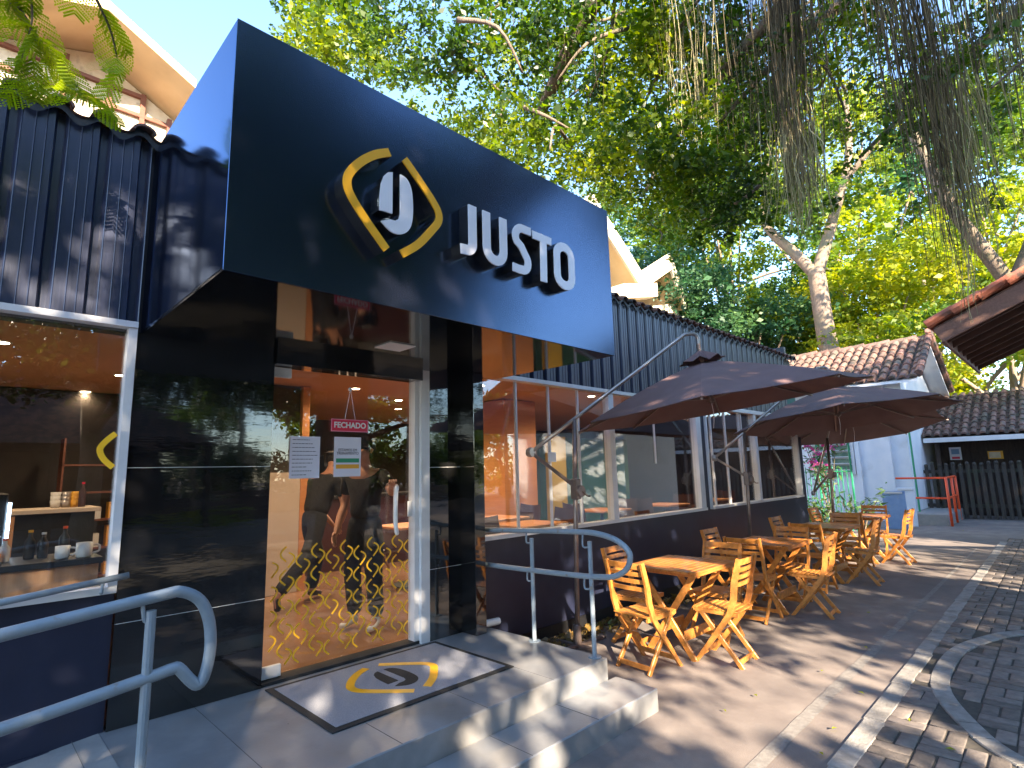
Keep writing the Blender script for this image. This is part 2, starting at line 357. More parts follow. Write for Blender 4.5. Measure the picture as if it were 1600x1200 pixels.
# brick paving: real pavers in a basket weave
mb = MB(); mb.add([(2.2,-6.5,.003),(16.4,-6.5,.003),(16.4,1.30,.003),(2.2,1.12,.003)], [(0,1,2,3)])
tag(mb.build('paving_bed', 'grout'), kind='structure')
CURVE = [(9.3,-1.2),(8.6,-.2),(7.588,.601),(7.117,.833),(6.57,.975),(5.925,1.0),(5.357,.94),(4.801,.724),(4.428,.484),(4.1,.0),(3.9,-.6)]
CP = smooth_path([(a,b,0) for a,b in CURVE], 6)
CPn = np.array([[p.x,p.y] for p in CP])
vs = []; fs = []
def paver(x0, x1, y0, y1):
    cx, cy = (x0+x1)/2, (y0+y1)/2
    if np.min(np.hypot(CPn[:,0]-cx, CPn[:,1]-cy-.0135*cx)) < .088: return
    g = .006; h = .012+random.uniform(-.003,.004); c = .007; tx, ty = random.uniform(-.012,.012), random.uniform(-.012,.012)
    j = lambda: random.uniform(-.003,.003)
    x0 += g+j(); x1 -= g+j(); y0 += g+j(); y1 -= g+j(); o = len(vs)
    for (a, b, z) in [(x0,y0,.0035),(x1,y0,.0035),(x1,y1,.0035),(x0,y1,.0035)]: vs.append((a,b,z))
    for (a, b) in [(x0,y0),(x1,y0),(x1,y1),(x0,y1)]: vs.append((a, b, h-c*.5+(a-cx)*tx+(b-cy)*ty))
    for (a, b) in [(x0+c,y0+c),(x1-c,y0+c),(x1-c,y1-c),(x0+c,y1-c)]: vs.append((a, b, h+(a-cx)*tx+(b-cy)*ty))
    for k in range(4):
        n = (k+1) % 4; fs.append((o+k,o+n,o+4+n,o+4+k)); fs.append((o+4+k,o+4+n,o+8+n,o+8+k))
    fs.append((o+8,o+9,o+10,o+11))
U = .215
i = 0; x = 2.25
while x < 16.2:
    y = 1.06; j = 0
    while y > (-3.6 if x > 3 else -2.5):
        if (i+j) % 2: paver(x, x+U, y-U/2, y); paver(x, x+U, y-U, y-U/2)
        else: paver(x, x+U/2, y-U, y); paver(x+U/2, x+U, y-U, y)
        y -= U; j += 1
    x += U; i += 1
vsn = np.array(vs); vsn[:,1] += .0135*vsn[:,0]; q = np_mesh('brick_paving', vsn, np.array(fs), 'paver'); tag(q, kind='structure')
# kerb stones, flush with the paving
mb = MB(); x = 1.9
while x < 15.5:
    L_ = random.uniform(.75,1.05); y = 1.135+.0135*x-.02; mb.cbox(x+.006, min(x+L_,15.62)-.006, y-.062, y+.062, -.02, .014+random.uniform(-.002,.002), .005); x += L_
y = 1.2
while y > -5:
    L_ = random.uniform(.7,1); xx = 15.68+.5*(1.2-y)*.0; mb.cbox(xx-.07, xx+.07, y-L_+.006, y-.006, -.02, .014, .005); y -= L_
tag(mb.build('kerb_strip', 'kerb'), kind='structure')
mb = MB(); k = 0
while k < len(CP)-1:
    n = min(k+random.choice([3,3,4]), len(CP)-1)
    seg = CP[k:n+1]; nrm = []
    for m_, p in enumerate(seg):
        g_ = k+m_; a = CP[max(g_-1,0)]; b = CP[min(g_+1,len(CP)-1)]; d = (b-a).normalized(); nrm.append(Vector((-d.y,d.x,0)))
    seg = [Vector(p) for p in seg]; d0 = (seg[1]-seg[0]).normalized(); d1 = (seg[-1]-seg[-2]).normalized(); seg[0] += d0*.006; seg[-1] -= d1*.006
    N_ = len(seg); zt = .017; c = .006
    V_ = []
    for p, q_ in zip(seg, nrm):
        V_ += [p+q_*.062+Vector((0,0,0)), p+q_*.062+Vector((0,0,zt-c)), p+q_*(.062-c)+Vector((0,0,zt)), p-q_*(.062-c)+Vector((0,0,zt)), p-q_*.062+Vector((0,0,zt-c)), p-q_*.062]
    F_ = [(a*6+b, a*6+b+1, (a+1)*6+b+1, (a+1)*6+b) for a in range(N_-1) for b in range(5)]+[(0,1,2,3,4,5), tuple((N_-1)*6+b for b in (5,4,3,2,1,0))]
    mb.add(V_, F_); k = n
tag(mb.build('curved_kerb', 'kerb'), kind='structure')
# landing, steps, ramp
mb = MB()
mb.cbox(-.3, 3.60, 2.665, 4.15, -.05, .30, .006)
landing = tag(mb.build('landing', 'porcelain'), kind='structure')
mb = MB(); mb.cbox(-.35, 3.685, 2.305, 2.662, -.05, .15, .006)
tag(mb.build('lower_step', 'porcelain'), kind='structure')
mb = MB()       # tile joints as thin dark inlays
for xj in (.6,1.2,1.8,2.4,3.0): mb.box(xj-.0015, xj+.0015, 2.67, 3.04 if 1.5 < xj < 3 else 4.04, .3, .3012)
for xj in (.6,1.2,1.8,2.4,3.0): mb.box(xj-.0015, xj+.0015, 2.31, 2.66, .15, .1512)
tag(mb.build('tile_joints', 'joint_grey'), kind='structure')
mb = MB(); mb.add([(.72,2.7,.301),(.72,4.05,.301),(-3.2,4.05,-.09),(-3.2,2.7,-.09),(.72,2.7,-.1),(.72,4.05,-.1)], [(0,1,2,3),(0,3,4),(1,5,2)])
# ramp is carved: shorten the landing's left end instead
tag(mb.build('ramp', 'ramp_concrete'), kind='structure')
for v in landing.data.vertices:
    if v.co.x < 0: v.co.x += 1.02
mb = MB(); mb.box(-3.3, .72, 2.60, 2.70, -.05, .05); tag(mb.build('ramp_curb', 'ramp_concrete'), kind='structure')
# leaf litter and soil along the wall foot
mb = MB(); lo = []; hi = []
for i in range(61):
    x = 3.62+i*.14; lo.append((x, 3.72+.12*math.sin(i*.7)+random.uniform(-.05,.05)+(x-3.6)*.02, .005)); hi.append((x, 4.06, .005))
mb.add(lo+hi, [(i,i+1,61+i+1,61+i) for i in range(60)]); tag(mb.build('soil_strip', 'soil'), kind='structure')
c_ = np.stack([rng.uniform(3.65,8,900), 4.0-np.abs(rng.normal(0,.17,900)), rng.uniform(.008,.03,900)], 1)
tag(leaf_mesh('leaf_litter', c_, .07, 'leaf_litter', droop=0), kind='stuff')

# ================================================================== CAFE BUILDING
YW = 4.05
cafe = empty('cafe_building', (0,4.05,0), 0, 'long low cafe clad in dark corrugated metal above big white framed windows', 'cafe building')
def P(mb, name, m, parent=cafe, **k):
    o = mb.build(name, m, None, **k)
    if parent is not None:
        if parent.type == 'EMPTY' and parent.parent is None:
            o.parent = parent; o.matrix_parent_inverse = Matrix.Translation(parent.location).inverted() if not parent.rotation_euler.z else (Matrix.Translation(parent.location) @ Matrix.Rotation(parent.rotation_euler.z,4,'Z')).inverted()
        else: o.parent = parent
    return o
# lower walls
mb = MB(); mb.box(-4.2, .742, YW, YW+.12, -.1, 1.085); mb.box(-4.2,.742, YW-.012, YW-.001, -.1, .28)
P(mb, 'lower_wall', 'navy')
mb = MB()
for a, b in ((3.45, 8.07), (8.07, 12.55)): mb.box(a, b, YW, YW+.12, 0, 1.085)
mb.box(8.075, 8.25, YW, YW+.12, 1.085, 2.66); mb.box(12.27, 12.55, YW, YW+.12, 1.085, 2.66)
P(mb, 'lower_wall', 'navy')
mb = MB(); mb.box(3.62, 12.5, YW-.014, YW-.002, .0, .12); P(mb, 'plinth', 'skirt')
# corrugated cladding
def clad(x0, x1, z0, z1, y=YW, pitch=.215):
    prof = []; x = x0
    while x < x1:
        prof += [(x, y+.0), (x+.004, y-.004), (x+.008, y), (x+.062, y), (x+.066, y-.005), (x+.07, y), (x+.112, y), (x+.116,y-.005), (x+.12,y), (x+.152, y), (x+.166, y+.038), (x+.2, y+.038), (x+pitch-.001, y+.002)]
        x += pitch
    prof = [p for p in prof if p[0] <= x1]; n = len(prof); mb = MB()
    mb.add([(a, b, z0) for a, b in prof]+[(a, b, z1) for a, b in prof], [(i, i+1, n+i+1, n+i) for i in range(n-1)])
    return mb
P(clad(-4.2, .76, 2.655, 3.90), 'cladding', 'clad', recalc=False)
P(clad(3.74, 12.0, 2.655, 3.90), 'cladding', 'clad', recalc=False)
mb = MB(); mb.box(12.0, 12.55, YW+.03, YW+.1, 2.655, 3.75); P(mb, 'gable_panel', 'dark_green')
mb = MB(); mb.box(-4.2, .80, YW+.045, YW+.14, 2.60, 3.88); mb.box(3.4, 12.5, YW+.05, YW+.14, 2.70, 3.88); P(mb, 'upper_wall', 'int_dark')
# roof edge: barrel tiles over a dark wavy closure, roof going up behind
def tile_edge(x0, x1, mname='tile'):
    mb = MB(); mc = MB(); x = x0
    while x < x1:
        r = .066; n = 8
        for row in range(3):
            yo = YW-.07+row*.36; zo = 3.915+row*.10; j = random.uniform(-.006,.006)
            A = [(x+.06+j+(r+.004*row)*math.cos(math.pi*k/n), zo+r*.75*math.sin(math.pi*k/n)) for k in range(n+1)]
            B = [(x+.06+j+(r-.012)*math.cos(math.pi*k/n), zo-.004+(r-.014)*.75*math.sin(math.pi*k/n)) for k in range(n+1)]
            V_ = [(a, yo, b) for a, b in A]+[(a, yo+.42, b+.115) for a, b in A]+[(a, yo, b) for a, b in B]+[(a, yo+.42, b+.115) for a, b in B]
            m_ = n+1
            mb.add(V_, [(i, i+1, m_+i+1, m_+i) for i in range(n)]+[(2*m_+i+1, 2*m_+i, 3*m_+i, 3*m_+i+1) for i in range(n)]+[(i+1, i, 2*m_+i, 2*m_+i+1) for i in range(n)]+[(0, m_, 3*m_, 2*m_), (n, 2*m_+n, 3*m_+n, m_+n)])
            # concave pan between barrels
            A = [(x+.165+j+.062*math.cos(math.pi+math.pi*k/6), zo+.012+.040*math.sin(math.pi+math.pi*k/6)) for k in range(7)]
            V_ = [(a, yo+.02, b) for a, b in A]+[(a, yo+.44, b+.115) for a, b in A]
            mb.add(V_, [(i, i+1, 7+i+1, 7+i) for i in range(6)])
        n = 10
        top = [(x+.21*k/n, 3.905+.035*math.sin(2*math.pi*(k/n)+.15)) for k in range(n+1)]
        V_ = [(a, YW-.035, b) for a, b in top]+[(a, YW-.035, b-.045) for a, b in top]
        mc.add(V_, [(i, i+1, n+1+i+1, n+1+i) for i in range(n)])
        x += .21
    return mb, mc
for a, b in ((-4.2, .72), (3.8, 12.5)):
    mb, mc = tile_edge(a, b); P(mb, 'roof_tiles', 'tile_dark', recalc=False); P(mc, 'tile_closure', 'skirt', recalc=False)
mb = MB(); mb.add([(-4.2,YW+.1,3.88),(12.55,YW+.1,3.88),(12.55,11.2,5.6),(-4.2,11.2,5.6),(-4.2,YW+.1,3.80),(12.55,YW+.1,3.80),(12.55,11.2,5.5),(-4.2,11.2,5.5)], [(0,1,2,3),(7,6,5,4),(0,4,5,1),(1,5,6,2),(3,2,6,7),(0,3,7,4)])
P(mb, 'roof', 'tile_dark')
# windows -----------------------------------------------------------
def bar(mb, x0, x1, z0, z1, y0=YW-.035, y1=YW+.06): mb.box(x0, x1, y0, y1, z0, z1)
mb = MB(); bar(mb, .70, .745, 1.09, 2.62); bar(mb, -4.2, .745, 1.05, 1.088); bar(mb, -4.2, .745, 2.622, 2.66, YW-.045, YW+.06)
wl = P(mb, 'window', 'alu')
mb = MB(); mb.box(-4.2, .698, YW+.03, YW+.038, 1.09, 2.62); mb.build('pane', 'glass', wl)
mb = MB()
bar(mb, 3.45, 8.075, 1.052, 1.09, YW-.05); bar(mb, 3.45, 8.075, 2.622, 2.665, YW-.05)
bar(mb, 5.70, 5.80, 1.092, 2.62); bar(mb, 7.93, 8.07, 1.092, 2.62)
wm = P(mb, 'window', 'alu')
mb = MB(); mb.box(3.46, 5.698, YW+.02, YW+.028, 1.093, 2.619); mb.build('pane', 'glass', wm)
mb = MB(); mb.box(5.802, 7.928, YW+.02, YW+.028, 1.093, 2.619); mb.build('pane', 'glass', wm)
for x in (4.117, 4.63, 5.148):
    mb = MB(); mb.box(x-.011, x+.011, YW+.008, YW+.036, 1.093, 2.619); mb.build('joint_strip', 'alu', wm)
mb = MB(); mb.box(6.805, 6.817, YW+.010, YW+.034, 1.75, 2.619); mb.build('joint_strip', 'alu', wm)
mb = MB(); mb.cbox(4.575, 4.70, YW-.012, YW+.006, 1.78, 1.885, .004); mb.build('latch', 'white_plastic', wm)
mb = MB()
bar(mb, 8.25, 12.27, 1.052, 1.09, YW-.05); bar(mb, 8.25, 12.27, 2.60, 2.665, YW-.05)
for a, b in ((8.25,8.29), (10.10,10.20), (12.20,12.27)): bar(mb, a, b, 1.092, 2.598)
wr = P(mb, 'window', 'alu')
mb = MB(); mb.box(8.292, 10.098, YW+.02, YW+.028, 1.093, 2.597); mb.build('pane', 'glass', wr)
mb = MB(); mb.box(10.202, 12.198, YW+.02, YW+.028, 1.093, 2.597); mb.build('pane', 'glass', wr)
for x in (8.50, 9.02, 9.56, 9.66):
    mb = MB(); mb.box(x-.014, x+.014, YW+.006, YW+.038, 1.093, 2.597); mb.build('joint_strip', 'alu', wr)
# sticker logo on the left window
def arc(cx, cz, r, a0, a1, n=8, sx=1): return [(cx+sx*r*math.cos(R(a0+(a1-a0)*i/n)), cz+r*math.sin(R(a0+(a1-a0)*i/n))) for i in range(n+1)]
mb = MB()
lg = [(.80,2.08),(.735,2.015),(.66,1.945),(.622,1.895),(.618,1.86),(.645,1.81),(.72,1.74),(.80,1.665)]
sp = smooth_path([(a,b,0) for a,b in lg], 5); mb.stroke_xz([(p.x,p.y) for p in sp if p.x < .699], .032, YW+.026, YW+.0285)
mb.build('sticker', 'yellow_film', wl)
# ================================================================== INTERIOR SHELL
mb = MB(); mb.add([(-4.2,4.17,.297),(12.5,4.17,.297),(12.5,11,.297),(-4.2,11,.297)], [(0,1,2,3)]); P(mb, 'interior_floor', 'int_floor', recalc=False)
mb = MB(); mb.box(-4.2, 12.5, 4.20, 11, 2.86, 2.9); P(mb, 'ceiling', 'ceiling')
mb = MB(); mb.box(-4.25, 12.5, 11, 11.1, .2, 3.5); mb.box(-4.3, -4.2, 4.06, 11.1, 0, 3.9); P(mb, 'back_wall', 'int_dark')
mb = MB(); mb.box(12.45, 12.55, 4.17, 11.1, 0, 4.2); P(mb, 'end_wall', 'navy')
mb = MB(); mb.box(-4.0, 12.4, 4.9, 4.94, .29, .296); 
mb = MB(); mb.box(1.0, 5.2, 10.6, 10.98, 1.3, 1.75); P(mb, 'bulkhead', 'int_orange')
mb = MB(); mb.box(2.62, 3.16, 7.0, 7.1, .3, 1.75); P(mb, 'partition', 'beige_panel')
mb = MB(); mb.box(2.55, 3.15, 7.05, 7.15, 1.752, 2.85); mb.box(-3.9, 2.5, 9.0, 9.1, .3, 2.85); P(mb, 'partition', 'int_dark')
mb = MB(); mb.box(3.165, 3.26, 7.0, 7.14, .3, 2.85); P(mb, 'pillar', 'int_orange')
mb = MB(); mb.cbox(6.2, 6.95, 6.4, 6.9, .3, 2.85, .01); P(mb, 'pillar', 'int_orange')
mb = MB(); mb.box(7.5, 7.95, 6.6, 6.7, .3, 2.3); P(mb, 'partition', 'yellow_wall')
mb = MB(); mb.box(8.0, 11.0, 7.3, 7.38, .3, 2.35); P(mb, 'partition', 'dark_green')
for (x, y) in ((5.6,8.5),(3.8,6.8),(4.95,7.5),(1.25,7.4),(.2,6.2),(-1.4,6.4),(1.15,9.0),(5.0,5.6),(7.2,5.4),(9.4,5.6),(11.4,5.8),(8.3,8.6),(-1.5,8.4),(2.3,5.4)):
    t = empty('downlight', (x,y,2.86), 0, 'small round warm downlight recessed in the cafe ceiling', 'ceiling light', 'round downlights in the cafe ceiling')
    mb = MB(); mb.lathe([(.075,0),(.075,-.006),(.055,-.008),(.055,0)], (0,0,0), 18); mb.build('ring', 'white_plastic', t)
    mb = MB(); mb.lathe([(.054,-.002),(.054,-.004)], (0,0,0), 18); mb.build('lens', 'lamp_glow', t)
    ld = bpy.data.lights.new('downlight_lamp', 'SPOT'); ld.energy = 20 if x > 1.5 else 9; ld.color = (1,.72,.45); ld.spot_size = R(150); ld.spot_blend = .6; ld.shadow_soft_size = .06
    lo_ = bpy.data.objects.new('downlight_lamp', ld); COL.objects.link(lo_); lo_.location = (0,0,-.03); lo_.parent = t

# ================================================================== ENTRANCE PORTAL
por = empty('entrance_portal', (2.2,4.05,.3), 0, 'glossy black entrance portal with big projecting sign box over the glass door', 'shop entrance')
FX0, FX1, FY, FZ0, FZ1 = .775, 3.765, 2.57, 2.60, 3.86
mb = MB(); mb.cbox(FX0, FX1, FY, 4.10, FZ0+.012, FZ1, .004); P(mb, 'sign_box', 'fascia', por)
mb = MB(); mb.box(FX0+.003, FX1-.003, FY+.004, 4.04, FZ0, FZ0+.0105); mb2 = MB(); mb2.cbox(FX0-.001, FX1+.001, FY-.004, FY-.0005, FZ0, FZ1+.001, .0015); P(mb2, 'sign_front', 'fascia_front', por); sof = P(mb, 'soffit', 'soffit', por)
mb = MB(); mb.box(.75, 1.60, YW-.02, YW+.1, .302, .871); mb.box(.75, 1.60, YW-.02, YW+.1, .875, 1.763); mb.box(.75, 1.60, YW-.02, YW+.1, 1.767, 2.599); P(mb, 'side_panel', 'gloss_black', por)
mb = MB(); mb.box(.752, 1.598, YW-.0185, YW-.002, .8712, .8748); P(mb, 'panel_joint', 'alu', por)
mb = MB(); mb.box(.752, 1.598, YW-.0185, YW-.002, 1.7632, 1.7668); P(mb, 'panel_joint', 'alu', por)
mb = MB(); mb.box(2.975, 3.325, YW-.03, YW+.1, .302, .876); mb.box(2.975, 3.325, YW-.03, YW+.1, .880, 1.740); mb.box(2.975, 3.325, YW-.03, YW+.1, 1.744, 2.599); P(mb, 'side_panel', 'gloss_black', por)
mb = MB(); mb.box(2.977, 3.323, YW-.0285, YW-.002, .8762, .8798); P(mb, 'panel_joint', 'alu', por)
mb = MB(); mb.box(2.977, 3.323, YW-.0285, YW-.002, 1.7402, 1.7438); P(mb, 'panel_joint', 'alu', por)
mb = MB(); mb.cbox(3.327, 3.447, 3.83, YW+.1, .302, 2.599, .003); P(mb, 'column', 'gloss_black', por)
mb = MB(); mb.box(1.602, 2.883, YW-.06, YW+.1, 2.50, 2.5985); P(mb, 'header', 'gloss_black', por)
mb = MB(); mb.box(1.602, 2.97, YW-.01, YW+.12, .3005, .322); P(mb, 'threshold', 'mat_black', por)
mb = MB(); mb.box(2.885, 2.973, YW-.035, YW+.1, .302, 2.599); mb.box(2.84, 2.883, YW+.0, YW+.09, .324, 2.498); P(mb, 'door_jamb', 'alu', por)
lp = MB(); lp.box(2.09, 2.30, 3.27, 3.48, FZ0-.008, FZ0-.002); P(lp, 'ceiling_lamp', 'lamp_panel', por)
# door
mb = MB(); mb.box(1.625, 2.838, 4.11, 4.12, .345, 2.492); door = P(mb, 'door', 'glass_door', por)
for za, zb in ((.325,.405),(2.42,2.497)):
    mb = MB(); mb.cbox(1.612, 1.76, 4.10, 4.13, za, zb, .004); mb.build('hinge_fitting', 'alu', door)
mb = MB()
for x, z0, z1 in ((2.665,1.21,1.58),(2.735,1.21,1.59)):
    yy = 4.05 if x < 2.7 else 4.17
    hp = smooth_path([(2.70,4.11,z1-.02),(x-.004,yy,z1),(x-.012,yy,(z0+z1)/2+.1),(x-.012,yy,(z0+z1)/2-.1),(x,yy,z0),(2.70,4.11,z0+.01)], 5); mb.tube(hp, .0165, 10)
mb.build('handle', 'white_plastic', door, smooth=True)
mb = MB(); mb.cbox(2.80, 2.882, 4.085, 4.105, 1.33, 1.46, .004); mb.lathe([(.016,0),(.016,-.02),(.010,-.022)], (2.86,4.085,1.39), 12, 'y'); mb.build('lock', 'alu', door)
mb = MB()
PX, PZ = .116, .163
for ci in range(12):
    for ri in range(9):
        x0 = 1.655+ci*PX; z0 = 1.30-ri*PZ+(.055 if ci % 2 else 0)
        for pts in ([(0,0),(-.024,-.020),(-.041,-.045),(-.036,-.070),(-.018,-.088),(0,-.104)], [(.018,-.045),(.046,-.060),(.060,-.080),(.054,-.102),(.036,-.124),(.014,-.148)]):
            q_ = [(x0+a, z0+b) for a, b in pts]
            if max(p[0] for p in q_) > 2.832 or min(p[1] for p in q_) < .372 or max(p[1] for p in q_) > 1.255 or min(p[0] for p in q_) < 1.63: continue
            sp = smooth_path([(a,b,0) for a,b in q_], 3); mb.stroke_xz([(p.x,p.y) for p in sp], .0118, 4.107, 4.1095)
mb.build('decal', 'yellow_film', door)
# logo and letters -----------------------------------------------------
def sp2(pts, k=5): return [(p.x, p.y) for p in smooth_path([(a,b,0) for a,b in pts], k)]
LY = 2.47
def letter(name, builder):
    mb = MB(); builder(mb, LY+.010, FY-.005, 1.0); o = P(mb, name, 'sign_side', por)
    mb = MB(); builder(mb, LY, LY+.009, .97); return o, mb
def uarc(cx, cz, rx, rz, a0, a1, n=8): return [(cx+rx*math.cos(R(a0+(a1-a0)*i/n)), cz+rz*math.sin(R(a0+(a1-a0)*i/n))) for i in range(n+1)]
W_ = .066
def bJ(mb, y0, y1, k): mb.stroke_xz([(2.163,3.334),(2.163,3.10)]+uarc(2.113,3.082,.05,.052,0,-80,6)+[(2.066,3.027)], W_*k, y0, y1)
def bU(mb, y0, y1, k): mb.stroke_xz([(2.281,3.334),(2.281,3.11)]+uarc(2.355,3.10,.074,.076,180,360,12)+[(2.429,3.334)], W_*k, y0, y1)
def bS(mb, y0, y1, k): mb.stroke_xz([(2.694,3.318),(2.625,3.318)]+uarc(2.61,3.252,.066,.066,95,215,9)+[(2.60,3.185),(2.635,3.135)]+uarc(2.605,3.082,.055,.06,45,-95,9)+[(2.57,3.020),(2.511,3.024)], W_*.92*k, y0, y1)
def bT(mb, y0, y1, k):
    mb.prism_xz([(2.708,3.336),(2.912,3.336),(2.905,3.279),(2.856,3.279),(2.849,2.988),(2.785,2.988),(2.792,3.279),(2.714,3.279)], y0, y1)
def bO(mb, y0, y1, k):
    pts = uarc(3.05,3.235,.083,.072,0,180,10)+uarc(3.05,3.085,.083,.072,180,360,10); mb.stroke_xz(pts, .068*k, y0, y1, closed=True)
for b_ in (bJ, bU, bS, bT, bO):
    o, mb = letter('sign_letter', b_); mb.build('letter_face', 'sign_white', o)
LBp = sp2([(1.562,3.447),(1.47,3.395),(1.385,3.318),(1.325,3.235),(1.312,3.175),(1.335,3.112),(1.42,3.01),(1.55,2.878)])
RBp = sp2([(1.66,3.448),(1.76,3.358),(1.855,3.265),(1.898,3.205),(1.900,3.150),(1.855,3.083),(1.755,2.965),(1.645,2.878)])
for pth in (LBp, RBp):
    mb = MB(); mb.stroke_xz(pth, .05, LY+.010, FY-.005); o = P(mb, 'logo_bracket', 'sign_side', por)
    mb = MB(); mb.stroke_xz(pth, .046, LY, LY+.009); mb.build('bracket_face', 'yellow', o)
JLp = [(1.582,3.335),(1.553,3.325),(1.528,3.295),(1.511,3.245),(1.504,3.17),(1.503,3.088),(1.582,3.092)]
JRp = [(1.632,3.342)]+sp2([(1.632,3.342),(1.672,3.332),(1.70,3.295),(1.714,3.235),(1.717,3.14),(1.706,3.062),(1.675,3.012),(1.625,2.985),(1.57,2.988),(1.512,3.028)],3)+[(1.565,3.054),(1.60,3.057),(1.625,3.075),(1.634,3.11)]
for pl_ in (JLp, JRp):
    mb = MB(); mb.prism_xz(pl_, LY+.010, FY-.005); o = P(mb, 'logo_letter', 'sign_side', por)
    cx = sum(p[0] for p in pl_)/len(pl_); cz = sum(p[1] for p in pl_)/len(pl_)
    mb = MB(); mb.prism_xz(pl_, LY, LY+.009); mb.build('letter_face', 'sign_white', o)
# ================================================================== DOORMAT
dm = empty('doormat', (2.3,3.52,.3), 0, 'grey doormat with black border and yellow emblem before the glass door', 'doormat')
MX0, MX1, MY0, MY1 = 1.60, 3.0, 3.045, 3.975
mb = MB(); mb.cbox(MX0, MX1, MY0, MY1, .3005, .309, .004); P(mb, 'border', 'mat_black', dm)
mb = MB(); mb.cbox(MX0+.045, MX1-.045, MY0+.045, MY1-.045, .3092, .3125, .002); P(mb, 'pile', 'mat_grey', dm)
def flat(pts_fn, m, name):
    mb = MB(); pts_fn(mb)
    mb.v = [(x, 3.50+(z-3.16)*1.08, .3128+(y*.0016)) for x, y, z in mb.v]; return P(mb, name, m, dm)
T_ = lambda pts, s=1.06, ox=2.3: [((x-1.606)*s+ox, 3.16+(z-3.16)*1.0) for x, z in pts]
flat(lambda mb: (mb.stroke_xz(T_(LBp), .055, 0, 1), mb.stroke_xz(T_(RBp), .055, 0, 1)), 'yellow', 'emblem_bracket')
flat(lambda mb: (mb.prism_xz(T_(JLp), 0, 1), mb.prism_xz(T_(JRp), 0, 1)), 'mat_black', 'emblem_letter')

# notices on the door glass ------------------------------------------------
t = empty('hanging_sign', (2.245,4.09,2.08), 0, 'red closed sign reading FECHADO hanging on a string inside the door glass', 'sign')
mb = MB(); mb.box(2.083, 2.407, 4.094, 4.098, 2.034, 2.133); P(mb, 'sign_edge', 'pink_edge', t)
mb = MB(); mb.box(2.090, 2.400, 4.0925, 4.0938, 2.040, 2.127); P(mb, 'sign_board', 'red_sign', t)
o = text_obj('lettering', 'FECHADO', .062, (2.245,4.0912,2.084), 'white_plastic', None, .98, .001, .0018); o.parent = t; o.matrix_parent_inverse = Matrix.Translation(t.location).inverted()
mb = MB(); mb.tube([(2.20,4.097,2.133),(2.245,4.10,2.375)], .0022, 6); mb.tube([(2.29,4.097,2.133),(2.247,4.10,2.375)], .0022, 6); P(mb, 'string', 'paper', t)
mb = MB(); mb.lathe([(.016,0),(.018,-.006),(.006,-.014)], (2.246,4.109,2.38), 12, 'y'); P(mb, 'suction_cup', 'alu', t)
t = empty('paper_notice', (1.885,4.10,1.83), 0, 'white sheet of dense small text taped on the door glass left of the closed sign', 'notice')
mb = MB(); mb.box(1.766, 2.0, 4.1035, 4.1055, 1.675, 1.988); P(mb, 'sheet', 'paper', t)
mb = MB()
for k, wd in enumerate((.13,.155,.17,.185,.195,.16,.155,.11,.15,.115)):
    x = 1.785
    while x < 1.785+wd: l_ = random.uniform(.008,.03); mb.box(x, min(x+l_, 1.785+wd), 4.1024, 4.1032, 1.96-k*.029, 1.9645-k*.029); x += l_+.005
P(mb, 'print', 'ink', t)
t = empty('training_notice', (2.235,4.10,1.83), 0, 'white printed notice about training with green and orange bars below the closed sign', 'notice')
mb = MB(); mb.box(2.117, 2.351, 4.1035, 4.1055, 1.680, 1.992); P(mb, 'sheet', 'paper', t)
mb = MB(); mb.box(2.135,2.335,4.1024,4.1032,1.79,1.823); P(mb, 'green_bar', 'green_ink', t)
mb = MB(); mb.box(2.135,2.335,4.1024,4.1032,1.743,1.776); P(mb, 'orange_bar', 'orange_ink', t)
for s_, z_, sz in (('ESTAMOS EM',1.888,.031),('TREINAMENTO',1.862,.031)):
    o = text_obj('lettering', s_, sz, (2.234,4.1026,z_), 'ink', None, .9, .0005); o.parent = t; o.matrix_parent_inverse = Matrix.Translation(t.location).inverted()
